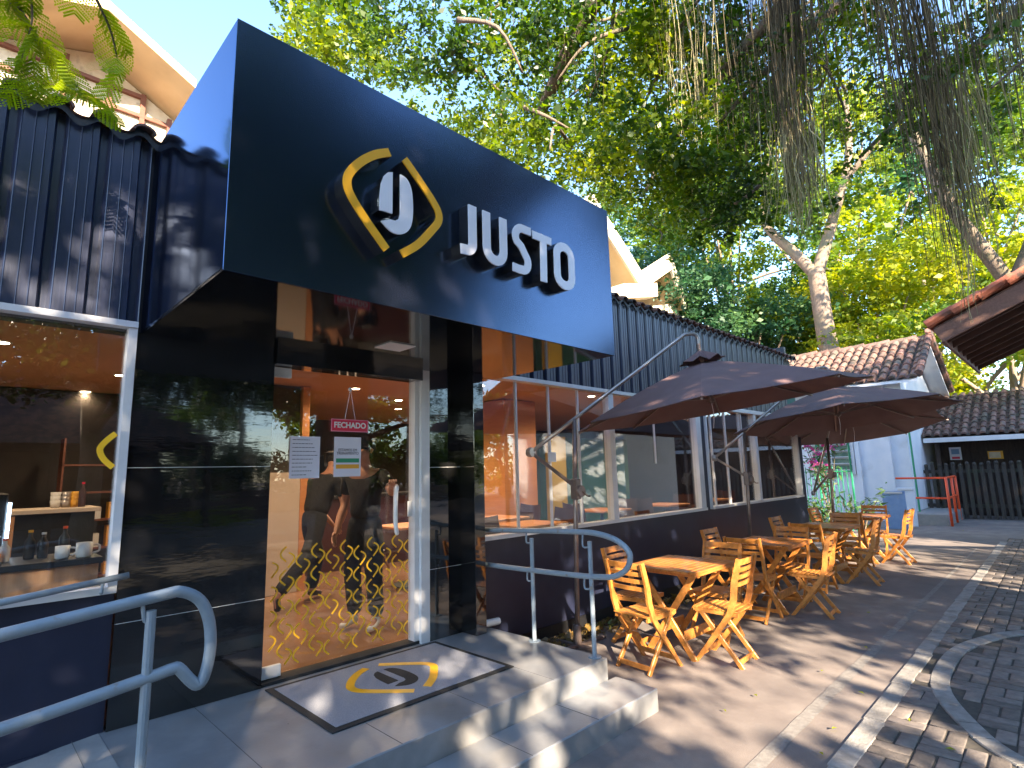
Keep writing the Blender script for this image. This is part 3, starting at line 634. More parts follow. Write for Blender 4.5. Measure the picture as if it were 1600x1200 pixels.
# ================================================================== FURNITURE
def make_chair():
    t = empty('folding_chair')
    def side(s):                      # long bent rail: front foot -> kink behind seat -> top of the back
        mb = MB(); x = s*.195; pts = [(.215,0),(.0,.275),(-.115,.43),(-.160,.56),(-.178,.70),(-.232,.90)]
        w_ = [.040,.044,.048,.052,.050,.040]; V_ = []
        for i, (y, z) in enumerate(pts):
            a = pts[max(i-1,0)]; b = pts[min(i+1,len(pts)-1)]; d = Vector((b[0]-a[0], b[1]-a[1])).normalized(); n = Vector((-d.y, d.x))
            if i == 0: n = Vector((-1.0, 0))
            for xs in (-.011, .011):
                V_ += [(x+xs, y+n.x*w_[i]/2, z+n.y*w_[i]/2), (x+xs, y-n.x*w_[i]/2, z-n.y*w_[i]/2)]
        F_ = []
        for i in range(len(pts)-1):
            o = i*4; F_ += [(o,o+1,o+5,o+4),(o+2,o+6,o+7,o+3),(o,o+4,o+6,o+2),(o+1,o+3,o+7,o+5)]
        F_ += [(0,2,3,1),(20,21,23,22)]
        mb.add(V_, F_); return mb
    for s in (-1, 1): side(s).build('back_leg_rail', 'chair_wood', t)
    for s in (-1, 1):
        mb = MB(); mb.beam((s*.168,.150,.425), (s*.168,-.185,.0), .022, .040, (0,0,1)); mb.build('leg', 'chair_wood', t)
    mb = MB()                         # slatted seat on two side bearers
    for s in (-1, 1): mb.beam((s*.168,-.17,.428), (s*.168,.20,.436), .022, .034)
    for k in range(8):
        y = -.165+k*.052; mb.cbox(-.183, .183, y-.0205, y+.0205, .447+k*.0006, .459+k*.0006, .004)
    mb.cbox(-.183, .183, .205, .217, .425, .464, .004)
    mb.build('seat', 'chair_wood', t)
    mb = MB()                         # four curved back slats
    for (z, h, y) in ((.868,.052,-.222),(.800,.036,-.204),(.738,.036,-.188),(.676,.036,-.176)):
        n = 8
        for k in range(n):
            x0 = -.184+.368*k/n; x1 = x0+.368/n; b0 = -.022*(1-(x0/.184)**2); b1 = -.022*(1-(x1/.184)**2)
            tz = .27*h/2
            mb.add([(x0,y+b0+tz,z-h/2),(x1,y+b1+tz,z-h/2),(x1,y+b1+tz+.013,z-h/2),(x0,y+b0+tz+.013,z-h/2),(x0,y+b0-tz,z+h/2),(x1,y+b1-tz,z+h/2),(x1,y+b1-tz+.013,z+h/2),(x0,y+b0-tz+.013,z+h/2)],
                   [(0,1,5,4),(2,3,7,6),(4,5,6,7),(0,3,2,1)]+([(0,4,7,3)] if k == 0 else [])+([(1,2,6,5)] if k == n-1 else []))
    mb.build('backrest', 'chair_wood', t)
    mb = MB(); mb.beam((-.16,-.155,.045), (.16,-.155,.045), .018, .040); mb.build('stretcher', 'chair_wood', t)
    mb = MB(); mb.beam((-.184,.165,.075), (.184,.165,.075), .018, .040); mb.build('stretcher', 'chair_wood', t)
    mb = MB(); mb.tube([(-.205,.015,.262),(.205,.015,.262)], .004, 6); mb.build('pivot_rod', 'steel', t)
    return t
def make_table():
    t = empty('folding_table')
    mb = MB(); n = 11
    for k in range(n):
        y = -.365+.73*k/n; x = .425 if 0 < k < n-1 else .405
        mb.cbox(-x, x, y+.0035, y+.73/n-.0035, .757, .777, .004)
    mb.cbox(-.41, .41, -.362, -.335, .735, .7565, .003); mb.cbox(-.41, .41, .335, .362, .735, .7565, .003)
    mb.build('table_top', 'table_wood', t)
    mb = MB()
    for x in (-.33, 0, .33): mb.beam((x,-.35,.738), (x,.35,.738), .045, .03)
    mb.build('batten', 'table_wood', t)
    for s in (-1, 1):
        mb = MB(); mb.beam((s*.29,.27,.735), (s*.29,-.24,0), .024, .056); mb.build('leg', 'chair_wood', t)
        mb = MB(); mb.beam((s*.262,-.27,.735), (s*.262,.24,0), .024, .056); mb.build('leg', 'chair_wood', t)
    mb = MB(); mb.cbox(-.276, .276, -.165, -.14, .15, .235, .004); mb.build('stretcher', 'chair_wood', t)
    mb = MB(); mb.cbox(-.248, .248, .14, .165, .15, .235, .004); mb.build('stretcher', 'chair_wood', t)
    return t
CH = make_chair(); TB = make_table(); first = [True, True]
def put(kind, x, y, rz, label):
    i = 0 if kind == 'c' else 1
    o = (CH, TB)[i] if first[i] else copy_tree((CH, TB)[i]); first[i] = False
    o.location = (x, y, 0); o.rotation_euler = (0,0,R(rz))
    tag(o, label, 'chair' if kind == 'c' else 'table', 'folding wooden chairs along the cafe wall' if kind == 'c' else 'folding wooden tables along the cafe wall'); return o
put('t', 5.08, 2.84, 0, 'sunlit slatted wooden folding table nearest the entrance steps')
put('t', 7.18, 2.80, 0, 'slatted wooden folding table, second from the entrance steps')
put('t', 9.42, 2.82, 0, 'slatted wooden folding table, third from the entrance steps')
put('t', 11.5, 2.85, 0, 'farthest slatted wooden folding table, beside the green fence')
N_ = ('first','second','third','fourth')
put('c', 4.42, 2.86, -96, 'sunlit folding chair nearest the steps with its slatted back to the railing')
put('c', 4.97, 3.30, 182, 'folding chair on the wall side of the first table, behind the railing loop')
put('c', 5.02, 2.40, 3, 'brightest sunlit folding chair on the road side of the first table')
put('c', 5.62, 2.78, 88, 'folding chair on the far side of the first table, back towards the second table')
put('c', 6.53, 2.76, -90, 'folding chair between the first and second tables, facing the second table')
put('c', 7.02, 3.26, 181, 'folding chair against the dark wall behind the second table')
put('c', 7.16, 2.32, 5, 'folding chair on the road side of the second table, legs out on the pavement')
put('c', 7.56, 2.74, 90, 'folding chair on the far side of the second table, back towards the third table')
put('c', 8.50, 2.74, -90, 'folding chair between the second and third tables, facing the third table')
put('c', 9.14, 3.22, 180, 'folding chair against the dark wall behind the third table')
put('c', 9.42, 2.36, 4, 'folding chair on the road side of the third table in umbrella shade')
put('c', 10.05, 2.78, 90, 'folding chair on the far side of the third table, back towards the fourth table')
put('c', 10.72, 2.80, -90, 'folding chair between the third and fourth tables, facing the fourth table')
put('c', 11.35, 3.36, 178, 'folding chair at the corner of the wall behind the fourth table')
put('c', 11.58, 2.36, -4, 'sunlit folding chair on the road side of the farthest table')
put('c', 12.16, 2.84, 90, 'pale sunlit folding chair farthest from the entrance, beside the blue board')

# ================================================================== RAILINGS
def rail_obj(name, label, rails, posts, brackets, m='rail_grey', r=.0215):
    t = empty(name, (posts[0][0][0], posts[0][0][1], posts[0][0][2]) if posts else rails[0][0][0], 0, label, 'railing')
    for pth, k in rails:
        mb = MB(); mb.tube(smooth_path(pth, k) if k else pth, r, 14); P(mb, 'rail', m, t, smooth=True)
    for a, b in posts:
        mb = MB(); mb.tube([a, b], r*.82, 12)
        mb.lathe([(.05,0),(.05,.006),(.02,.008)], a, 16); P(mb, 'post', m, t, smooth=False)
    for pth in brackets:
        mb = MB(); mb.tube(smooth_path(pth, 4), .0075, 8); P(mb, 'bracket', m, t, smooth=True)
    return t
X = 3.55
rail_obj('handrail', 'grey tubular handrail with looped end on the right of the landing',
  [([(X,4.03,1.160),(X,3.4,1.185),(X,2.85,1.205),(X,2.66,1.200),(X,2.50,1.165),(X,2.40,1.10),(X,2.385,1.03),(X,2.43,.955),(X,2.54,.90),(X,2.70,.882),(X,2.9,.872),(X,3.4,.862),(X,4.03,.855)], 4)],
  [((X,3.36,.30),(X,3.36,1.125)), ((X,2.745,.30),(X,2.745,1.14))],
  [[(X,3.36,1.09),(X,3.42,1.085),(X,3.42,1.165)], [(X,2.745,1.10),(X,2.81,1.095),(X,2.81,1.185)], [(X,3.36,.78),(X,3.42,.775),(X,3.42,.845)], [(X,2.745,.79),(X,2.81,.785),(X,2.81,.86)]])
Y = 2.62
rail_obj('handrail', 'grey tubular ramp handrail with bent looped end at the front left of the steps',
  [([(-1.9,Y,.965),(-.6,Y,1.10),(.17,Y,1.184),(.62,Y,1.234),(.705,Y,1.238),(.775,Y,1.195),(.812,Y,1.12),(.826,Y,1.03),(.822,Y,.95),(.806,Y,.885),(.785,Y,.868),(.755,Y,.895),(.715,Y,.945),(.69,Y,.95),(.60,Y,.937),(.195,Y,.885),(-.6,Y,.80),(-1.9,Y,.665)], 4)],
  [((.605,Y,.05),(.605,Y,1.185)), ((-.9,Y,.05),(-.9,Y,1.02))],
  [[(.605,Y,1.15),(.585,Y,1.15),(.575,Y,1.21)]], r=.0225)
t = rail_obj('wall_handrail', 'grey tubular handrail fixed to the dark wall under the left window',
  [([(-1.9,3.97,.86),(.241,3.97,1.089),(.79,3.97,1.148)], 0)], [], [[(.665,3.97,1.125),(.668,3.97,1.07),(.668,4.045,1.06)], [(-.6,3.97,.99),(-.6,3.97,.93),(-.6,4.045,.92)]], r=.018)
# drain pipe stub
t = empty('drain_pipe', (3.5,3.93,.34), 0, 'short white plastic pipe stub lying at the foot of the black column', 'pipe')
mb = MB(); mb.tube([(3.452,3.95,.345),(3.70,3.95,.337)], .032, 16, cap=False); mb.tube([(3.452,3.95,.345),(3.695,3.95,.337)], .027, 16); P(mb, 'tube', 'white_plastic', t, smooth=True)
# ================================================================== CANTILEVER UMBRELLAS
def umbrella(px, py, cx, cy, cz, nx, ny, ph, label, lean=0.0):
    t = empty('cantilever_umbrella', (px,py,0), 0, label, 'umbrella', 'brown cantilever umbrellas over the tables')
    c = Vector((cx,cy,cz)); n = Vector((nx,ny,1)).normalized(); a = n.cross(Vector((0,1,0))).normalized(); b = n.cross(a)
    Rr_ = 1.5; apex = c+n*.50
    rim = []
    for k in range(8): th = ph-k*math.pi/4; rim.append(c+Rr_*(a*math.cos(th)+b*math.sin(th)))
    # canopy: eight gores, each sagging a little between the ribs
    V_ = []; F_ = []; NR = 7; NS = 6
    for g in range(8):
        A, B = rim[g], rim[(g+1) % 8]; o = len(V_)
        for i in range(NR+1):
            f = (.045+.955*i/NR)
            for j in range(NS+1):
                s_ = j/NS; e = A*(1-s_)+B*s_; p = apex+(e-apex)*f
                p = p-n*(.035*math.sin(math.pi*s_)*f*(1 if i < NR else .7))+n*(.03*math.sin(math.pi*f)) - (e-apex).normalized()*(.045*math.sin(math.pi*s_)*(f**3))
                V_.append(p)
        for i in range(NR):
            for j in range(NS):
                q_ = o+i*(NS+1)+j; F_.append((q_, q_+1, q_+NS+2, q_+NS+1))
    m0 = len(V_); V_ += [v-n*.004 for v in V_]; F_ += [tuple(m0+i for i in reversed(f)) for f in F_]
    mb = MB(); mb.add(V_, F_); P(mb, 'canopy', 'canopy_cloth', t, recalc=False)
    mb = MB(); vt = [];          # small crumpled vent flap on top
    for k in range(16):
        th = 2*math.pi*k/16; rad = .25 if k % 2 else .21; vt.append(apex+n*(-.01+.02*(k % 2)+.015*math.sin(k*2.3))+ (a*math.cos(th)+b*math.sin(th))*rad)
    mb.add(vt+[apex+n*.09], [(k, (k+1) % 16, 16) for k in range(16)]); mb.add([v-n*.005 for v in vt]+[apex+n*.12], [((k+1) % 16, k, 16) for k in range(16)])
    P(mb, 'vent', 'canopy_cloth', t, recalc=False)
    hub = apex-n*.10; runner = apex-n*.42
    for k in range(8):
        mb = MB(); e = rim[k]-n*.0; mb.beam(hub, e-n*.022+(hub-e).normalized()*.01, .018, .022, n); P(mb, 'rib', 'bronze', t)
        mb = MB(); mid = hub+(e-hub)*.48-n*.02; mb.beam(runner, mid, .012, .014, n); P(mb, 'strut', 'bronze', t)
    mb = MB(); mb.tube([apex+n*.18, runner-n*.05], .022, 12); mb.tube([hub+n*.03, hub-n*.03], .05, 14); mb.tube([runner+n*.025, runner-n*.03], .042, 14); P(mb, 'hub', 'bronze', t)
    # pole, swinging arm, elbow and crank
    top = Vector((px+.03, py-.05, 2.20)); d = Vector((cx-top.x, cy-top.y, 0)).normalized()
    end = apex+n*.18; kink = end+Vector((0,0,.13))-d*.12; ad = (kink-top); ah = math.hypot(ad.x, ad.y); elbow = top-ad*(.46/ah); crank = Vector((px+.02, py-.04, 1.50))
    mb = MB(); mb.tube([(px,py,0),(px+.013,py-.025,1.1),top], .024, 14); P(mb, 'pole', 'bronze', t, smooth=True)
    mb = MB(); mb.tube([elbow, top, top+ad*.5, top+ad*.9]+smooth_path([kink-ad*.02, end+Vector((0,0,.115))-d*.04, end+Vector((0,0,.07)), end], 4), .020, 12); P(mb, 'arm', 'steel', t, smooth=True)
    mb = MB(); mb.beam(elbow, crank+Vector((0,0,.02)), .03, .034); P(mb, 'brace', 'bronze', t)
    mb = MB(); mb.lathe([(.045,-.03),(.05,0),(.045,.03)], elbow, 14, 'y'); P(mb, 'elbow_joint', 'steel', t)
    mb = MB(); mb.cbox(crank.x-.035, crank.x+.035, crank.y-.045, crank.y+.045, crank.z-.10, crank.z+.10, .01); mb.lathe([(.055,-.02),(.06,0),(.055,.02)], crank+Vector((.0,-.06,-.02)), 16, 'y')
    mb.tube([crank+Vector((.0,-.08,-.02)), crank+Vector((.07,-.09,-.07)), crank+Vector((.07,-.13,-.07))], .008, 8); P(mb, 'crank', 'bronze', t)
    mb = MB(); mb.beam((px-.42,py+.0,.02), (px+.42,py,.02), .05, .035); mb.beam((px,py-.2,.0205), (px,py+.26,.0205), .05, .033); mb.lathe([(.04,0),(.04,.18),(.03,.19)], (px,py,.03), 14); P(mb, 'base', 'bronze', t)
    mb = MB(); q0 = runner-n*.05; mb.tube(smooth_path([q0, q0+Vector((.03,0,-.12)), q0+Vector((.02,.01,-.26))], 4), .004, 6); P(mb, 'cord', 'paper', t)
    return t
umbrella(4.425, 3.62, 5.658, 2.666, 2.317, -.089, .105, .389, 'brown cantilever umbrella nearest the entrance over the first tables')
umbrella(8.55, 3.62, 9.251, 2.426, 2.34, .024, .113, .304, 'brown cantilever umbrella in the middle, in front of the louvred white building')
umbrella(12.35, 3.55, 12.10, 2.95, 2.33, .107, .125, .378, 'farthest brown cantilever umbrella half hidden under the middle one')

# ================================================================== RIGHT BACKGROUND BUILDINGS
def tile_slope(mb, o, ux, vx, nu, nv, pw, pl_, r=.07):
    """real barrel tiles: o lower-left corner, ux along the eave, vx up the slope"""
    o = Vector(o); ux = Vector(ux).normalized(); vx = Vector(vx).normalized(); nn = ux.cross(vx).normalized()
    if nn.z < 0: nn = -nn
    for i in range(nu):
        for j in range(nv):
            b = o+ux*(pw*(i+.5)+random.uniform(-.008,.008))+vx*(pl_*j+random.uniform(-.015,.015))+nn*.02; K = 5; V_ = []
            for (t_, rad, lift) in ((0, pw*.36, .035), (pl_*1.12, pw*.30, .0)):
                V_ += [b+vx*t_+ux*rad*math.cos(math.pi*k/K)+nn*(rad*.9*math.sin(math.pi*k/K)+lift) for k in range(K+1)]
            F_ = [(k, k+1, K+2+k, K+1+k) for k in range(K)]
            F_.append(tuple(range(K+1)))
            mb.add(V_, F_)
            V_ = [b+ux*pw*.5+vx*t_+ux*pw*.3*math.cos(math.pi+math.pi*k/3)+nn*(pw*.2*math.sin(math.pi+math.pi*k/3)+.03-.03*(t_ > 0)) for t_ in (0, pl_*1.1) for k in range(4)]
            mb.add(V_, [(k, k+1, 5+k, 4+k) for k in range(3)])
# white building with louvred window: gable end at y=2.9, front facing the camera side
wb = empty('white_building', (16.3,2.85,0), 0, 'white rendered building with terracotta tiled gable roof and a louvred window', 'building')
mb = MB(); mb.box(16.3, 20.2, 2.86, 9.5, 0, 3.72); mb.prism_xz([(16.3,3.721),(20.2,3.721),(18.25,4.78)], 2.86, 9.5); P(mb, 'wall', 'white_wall', wb)
mb = MB(); mb.box(16.24, 16.298, 3.22, 3.42, 0, 3.7); mb.box(16.25, 16.298, 3.9, 4.0, 0, 3.7); P(mb, 'pilaster', 'white_wall', wb)
mb = MB(); mb.add([(15.9,2.45,3.62),(18.25,2.45,4.93),(18.25,9.8,4.93),(15.9,9.8,3.62),(15.9,2.45,3.56),(18.25,2.45,4.87),(18.25,9.8,4.87),(15.9,9.8,3.56)], [(0,1,2,3),(7,6,5,4),(0,4,5,1),(3,2,6,7),(0,3,7,4)])
mb.add([(20.6,2.45,3.62),(18.25,2.45,4.93),(18.25,9.8,4.93),(20.6,9.8,3.62),(20.6,2.45,3.56),(18.25,2.45,4.87),(18.25,9.8,4.87),(20.6,9.8,3.56)], [(0,3,2,1),(4,5,6,7),(0,1,5,4),(3,7,6,2),(0,4,7,3)]); P(mb, 'roof_deck', 'white_wall', wb)
mb = MB(); tile_slope(mb, (15.88,2.40,3.63), (0,1,0), (2.35,0,1.31), 34, 7, .215, .385); tile_slope(mb, (20.62,2.40,3.63), (0,1,0), (-2.35,0,1.31), 34, 7, .215, .385)
for k in range(24):
    mb.tube([(18.25,2.38+k*.31,4.97+.02*(k % 2)),(18.25,2.38+k*.31+.33,4.95+.02*(k % 2))], [.10,.085], 8)
P(mb, 'roof_tiles', 'tile', wb)
mb = MB()
for s in (1, -1):
    for k in range(8):      # verge tiles stepping up the gable edge
        f0 = k/7.6; x0 = 18.25-s*2.35*(1-f0); z0 = 3.68+1.31*f0; mb.tube([(x0,2.40,z0+.06),(x0+s*.34,2.40,z0+.06+.19)], [.095,.075], 8)
P(mb, 'verge_tiles', 'tile_dark', wb)
WBS = 1.2025
mb = MB(); mb.box(16.24, 16.299, 4.02, 5.05, 1.42, 2.42); win = P(mb, 'window', 'alu', wb)
mb = MB(); mb.box(16.225, 16.238, 4.09, 4.98, 1.49, 2.36); mb.build('glass', 'glass_pane_far', win)
mb = MB()
for k in range(6): mb.beam((16.19,4.08,1.51+k*.165), (16.19,4.99,1.51+k*.165), .09, .012, (.5,0,.8))
mb.box(16.17,16.21,4.52,4.54,1.47,2.4)
mb.build('louvres', 'alu', win)
for o in list(wb.children)+list(win.children):          # stand it at its measured distance, full size
    for v in o.data.vertices: v.co = Vector((v.co.x*WBS, v.co.y*WBS, (v.co.z-1.68)*WBS+1.68))

# green railings fence between cafe and white building
gf = empty('green_fence', (15.6,4.2,0), 0, 'green metal bar fence between the dark cafe and the white building', 'fence')
for k in range(22):
    y = 4.0+k*.105; mb = MB(); mb.tube([(15.75,y,.06),(15.75,y,1.62 if k % 7 else 2.45)], .011 if k % 7 else .024, 6); P(mb, 'bar' if k % 7 else 'post', 'green_paint', gf)
for z in (.2, 1.5):
    mb = MB(); mb.tube([(15.75,3.98,z),(15.75,6.3,z)], .014, 6); P(mb, 'rail', 'green_paint', gf)
gp = empty('green_post', (19.5,3.36,0), 0, 'thin green downpipe at the right corner of the white building', 'pipe')
mb = MB(); mb.tube([(19.5,3.36,0),(19.5,3.36,2.7)], .026, 8); P(mb, 'tube', 'green_paint', gp)
# blue leaning board and white boards
for (nm, x, y, w_, h_, th, mname, lab, cat) in (('leaning_board', 17.35, 3.52, .50, .96, 5, 'blue_box', 'weathered blue painted board leaning against the white building', 'board'),
        ('leaning_board', 18.2, 3.42, .42, 1.02, 9, 'white_wall', 'dirty white board leaning behind the blue board', 'board')):
    t = empty(nm, (x,y,0), 0, lab, cat)
    mb = MB(); mb.cbox(-.03, .03, -w_/2, w_/2, 0, h_, .006); o = mb.build('panel', mname, t); o.rotation_euler = (0, R(th), 0)
    mb = MB(); mb.cbox(-.06, -.031, -w_/2+.05, w_/2-.05, h_-.07, h_-.02, .004); o = mb.build('batten', 'alu', t); o.rotation_euler = (0, R(th), 0)
# pink flowering plant + shrubs in front of the fence
def plant(x, y, h, n, label, flowers=True, leafm='leaf_plant'):
    t = empty('flowering_plant' if flowers else 'shrub', (x,y,0), 0, label, 'plant'); tips = []
    mb = MB()
    for k in range(n):
        a = random.uniform(0, 6.28); s_ = random.uniform(.12,.42); hh = h*random.uniform(.6,1.0)
        p = [(0,0,0),(.3*s_*math.cos(a),.3*s_*math.sin(a),hh*.45),(s_*math.cos(a),s_*math.sin(a),hh)]
        mb.tube(smooth_path(p, 4), [.016-.0012*i for i in range(9)], 6); tips.append(p[2])
        tips.append((p[1][0]*1.6, p[1][1]*1.6, hh*.7))
    mb.build('stem', 'bark', t)
    c_ = []
    for q_ in tips: c_.append(np.array(q_)+rng.normal(size=(16,3))*.12)
    leaf_mesh('foliage', np.concatenate(c_), .17, leafm, t, aspect=.25)
    if flowers:
        c_ = [np.array(q_)+np.array([0,0,.05])+rng.normal(size=(26,3))*.085 for q_ in tips[::2]]
        leaf_mesh('flowers', np.concatenate(c_), .075, 'petal', t, aspect=.8)
    return t
plant(15.1, 4.35, 2.25, 8, 'tall spindly plant with magenta flowers beside the green fence')
plant(15.2, 3.75, 1.0, 7, 'low bushy plant with pinkish leaves at the white wall', False)
plant(14.6, 4.5, .8, 9, 'dark green low shrub behind the farthest chairs', False, 'leaf_shade')
# red railing and its little concrete platform
pf = empty('concrete_platform', (19.4,3.1,0), 0, 'small raised concrete platform inside the red railing', 'platform')
mb = MB(); mb.cbox(18.75, 21.5, 2.62, 3.6, -.02, .30, .02); P(mb, 'slab', 'ramp_concrete', pf)
rr_ = empty('red_railing', (18.8,2.65,0), 0, 'bright red tubular railing at the corner of the concrete platform', 'railing')
for (x, y) in ((18.70,2.56),(19.9,2.60),(20.9,2.64)):
    mb = MB(); mb.tube([(x,y,-.0),(x,y,1.25)], .032, 10); P(mb, 'post', 'red_paint', rr_, smooth=True)
for z in (.72, 1.25):
    mb = MB(); mb.tube([(18.70,3.68 if z > 1 else 3.30,z),(18.70,2.56,z),(20.9,2.64,z)], .027, 10); P(mb, 'rail', 'red_paint', rr_)
# dark timber shed with tiled roof
sh_ = empty('timber_shed', (22.5,0,0), 0, 'long dark timber shed with mossy tiled roof behind the picket fence', 'shed')
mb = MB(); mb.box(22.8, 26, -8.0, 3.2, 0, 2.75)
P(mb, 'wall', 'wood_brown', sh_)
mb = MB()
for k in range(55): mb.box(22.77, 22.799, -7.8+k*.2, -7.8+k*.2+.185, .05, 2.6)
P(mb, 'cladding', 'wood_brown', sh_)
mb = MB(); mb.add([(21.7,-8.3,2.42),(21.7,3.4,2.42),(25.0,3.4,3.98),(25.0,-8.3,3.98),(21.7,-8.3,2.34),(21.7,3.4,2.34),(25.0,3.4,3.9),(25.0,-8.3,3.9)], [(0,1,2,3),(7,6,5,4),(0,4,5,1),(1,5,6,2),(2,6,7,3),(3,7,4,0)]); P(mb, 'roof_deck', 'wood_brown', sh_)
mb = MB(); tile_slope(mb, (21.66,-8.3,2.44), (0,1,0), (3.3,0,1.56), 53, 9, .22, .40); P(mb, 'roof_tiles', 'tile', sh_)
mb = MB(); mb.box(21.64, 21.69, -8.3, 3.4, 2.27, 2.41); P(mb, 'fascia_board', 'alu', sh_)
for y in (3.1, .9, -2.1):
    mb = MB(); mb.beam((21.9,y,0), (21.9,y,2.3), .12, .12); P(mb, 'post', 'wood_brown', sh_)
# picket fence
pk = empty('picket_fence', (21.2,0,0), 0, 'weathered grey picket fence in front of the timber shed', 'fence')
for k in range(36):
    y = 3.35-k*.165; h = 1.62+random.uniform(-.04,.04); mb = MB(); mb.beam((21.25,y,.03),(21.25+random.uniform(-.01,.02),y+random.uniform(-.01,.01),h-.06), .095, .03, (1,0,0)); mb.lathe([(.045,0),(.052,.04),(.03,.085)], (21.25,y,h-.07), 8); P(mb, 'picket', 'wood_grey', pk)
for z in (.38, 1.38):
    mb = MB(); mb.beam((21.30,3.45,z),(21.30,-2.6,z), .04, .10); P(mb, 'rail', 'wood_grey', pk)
t = empty('wall_poster', (22.7,2.85,1.9), 0, 'small white and blue poster on the dark shed wall above the pickets', 'poster')
mb = MB(); mb.box(22.735, 22.76, 2.62, 2.92, 1.72, 2.12); P(mb, 'sheet', 'paper', t)
mb = MB(); mb.box(22.728, 22.734, 2.67, 2.87, 1.90, 2.06); P(mb, 'picture', 'blue_box', t)
mb = MB(); mb.box(22.728, 22.734, 2.67, 2.87, 1.75, 1.82); P(mb, 'band', 'red_sign', t)
t = empty('wall_poster', (22.7,1.75,1.9), 0, 'orange framed picture on the dark shed wall above the pickets', 'poster')
mb = MB(); mb.box(22.735, 22.76, 1.62, 1.98, 1.72, 1.96); P(mb, 'frame', 'orange_ink', t)
mb = MB(); mb.box(22.728, 22.734, 1.68, 1.95, 1.75, 1.93); P(mb, 'picture', 'cream_edge', t)
# kiosk at right whose roof corner shows
ks = empty('kiosk', (13.5,0,0), 0, 'brown timber kiosk whose tiled roof corner juts in at the right', 'kiosk')
K0 = Vector((12.0, 1.52, 4.02)); 
E1 = Vector((.05,-1,0)).normalized()      # level eave direction is +x ; roof climbs to -y
mb = MB()
y1, z1, y2, z2 = 1.50, 4.00, -2.0, 5.55
mb.add([(12,y1,z1),(17,y1,z1),(17,y2,z2),(12,y2,z2),(12,y1,z1-.05),(17,y1,z1-.05),(17,y2,z2-.05),(12,y2,z2-.05)], [(0,1,2,3),(7,6,5,4),(0,4,5,1),(1,5,6,2),(0,3,7,4)])
mb.add([(12,-5.5,z1),(17,-5.5,z1),(17,y2,z2),(12,y2,z2),(12,-5.5,z1-.05),(17,-5.5,z1-.05),(17,y2,z2-.05),(12,y2,z2-.05)], [(0,3,2,1),(4,5,6,7),(0,1,5,4),(3,0,4,7)])
P(mb, 'roof_deck', 'soffit_wood', ks)
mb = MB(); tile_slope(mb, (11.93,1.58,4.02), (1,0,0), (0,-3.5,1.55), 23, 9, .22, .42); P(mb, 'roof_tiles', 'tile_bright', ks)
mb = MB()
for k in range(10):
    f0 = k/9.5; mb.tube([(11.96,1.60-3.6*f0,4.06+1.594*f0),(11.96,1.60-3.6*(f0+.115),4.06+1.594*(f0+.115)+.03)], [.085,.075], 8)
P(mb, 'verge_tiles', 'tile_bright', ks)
mb = MB(); mb.beam((11.97,1.46,3.83),(11.97,-2.0,5.36), .05, .27, (0,.4,1)); P(mb, 'bargeboard', 'eave_wood', ks)
mb = MB(); mb.beam((12.0,1.40,3.82),(17,1.40,3.82), .05, .24); P(mb, 'fascia_board', 'eave_wood', ks)
mb = MB()
for k in range(8): mb.beam((12.3+k*.62,1.4,3.80),(12.3+k*.62,-2.0,5.30), .06, .12)
P(mb, 'rafters', 'soffit_wood', ks)
mb = MB(); mb.box(13.6, 16.5, -4.6, -1.0, 0, 4.3); P(mb, 'wall', 'white_wall', ks)

# ================================================================== CREAM PAVILION BEHIND (folded plate roof)
cp = empty('folded_roof_hall', (4,7,0), 0, 'tall cream hall with folded concrete roof rising behind the cafe', 'building')
def plate(mb, a, b, y0, y1, th=.12):      # sloping slab between profile points a,b (x,z), running along y
    mb.add([(a[0],y0,a[1]),(b[0],y0,b[1]),(b[0],y1,b[1]),(a[0],y1,a[1]),(a[0],y0,a[1]+th),(b[0],y0,b[1]+th),(b[0],y1,b[1]+th),(a[0],y1,a[1]+th)], [(0,3,2,1),(4,5,6,7),(0,1,5,4),(2,3,7,6),(0,4,7,3),(1,2,6,5)])
LFT = [(-1.9,6.16),(-.78+.67-.0,5.72)]
prof = [(-2.4,6.157),(-1.66,5.72),(-.89,6.157),(-.11,5.72),(.667,6.157),(1.447,5.72)]
prof = [(-.42,10.05),(1.334,10.63),(2.894,9.76)]
mb = MB()
for a, b in zip(prof, prof[1:]): plate(mb, a, b, 12.0, 20, .2)
P(mb, 'roof_plate', 'cream', cp)
mb = MB(); mb.box(-.41, 2.80, 13.5, 13.7, 6.0, 9.5); mb.prism_xz([(-.41,9.501),(2.80,9.501),(2.86,9.75),(1.334,10.60),(-.41,10.03)], 13.5, 13.7); P(mb, 'wall', 'cream_edge', cp)
mb = MB()
for x, zt in ((-.3,9.95),(.25,10.1),(.85,10.3),(1.6,10.4),(2.2,10.05),(2.72,9.7)): mb.box(x, x+.09, 13.40, 13.498, 6.5, zt)
for z, xe in ((7.2,2.8),(8.0, 2.8), (8.8, 2.8), (9.5, 2.8),(9.95,2.3)): mb.box(-.34, xe, 13.41, 13.497, z, z+.08)
P(mb, 'window_frame', 'wood_red', cp)
K = 1.5; kk = lambda x, z: (x*K, 1.68+(z-1.68)*K)
prof = [kk(*p) for p in [(8.6,6.15),(11.1,8.35),(13.25,6.75),(14.95,7.75),(15.75,6.55)]]
mb = MB()
for a, b in zip(prof, prof[1:]): plate(mb, a, b, 12.09, 20, .2)
P(mb, 'roof_plate', 'cream', cp)
def band(a, b, h0, h1, y0=11.97, y1=12.08):
    mb = MB(); mb.add([(a[0],y,a[1]+h) for y in (y0,y1) for h in (h0,h1)]+[(b[0],y,b[1]+h) for y in (y0,y1) for h in (h0,h1)], [(0,4,5,1),(2,3,7,6),(1,5,7,3),(0,2,6,4),(0,1,3,2),(4,6,7,5)]); P(mb, 'edge_band', 'cream_edge', cp)
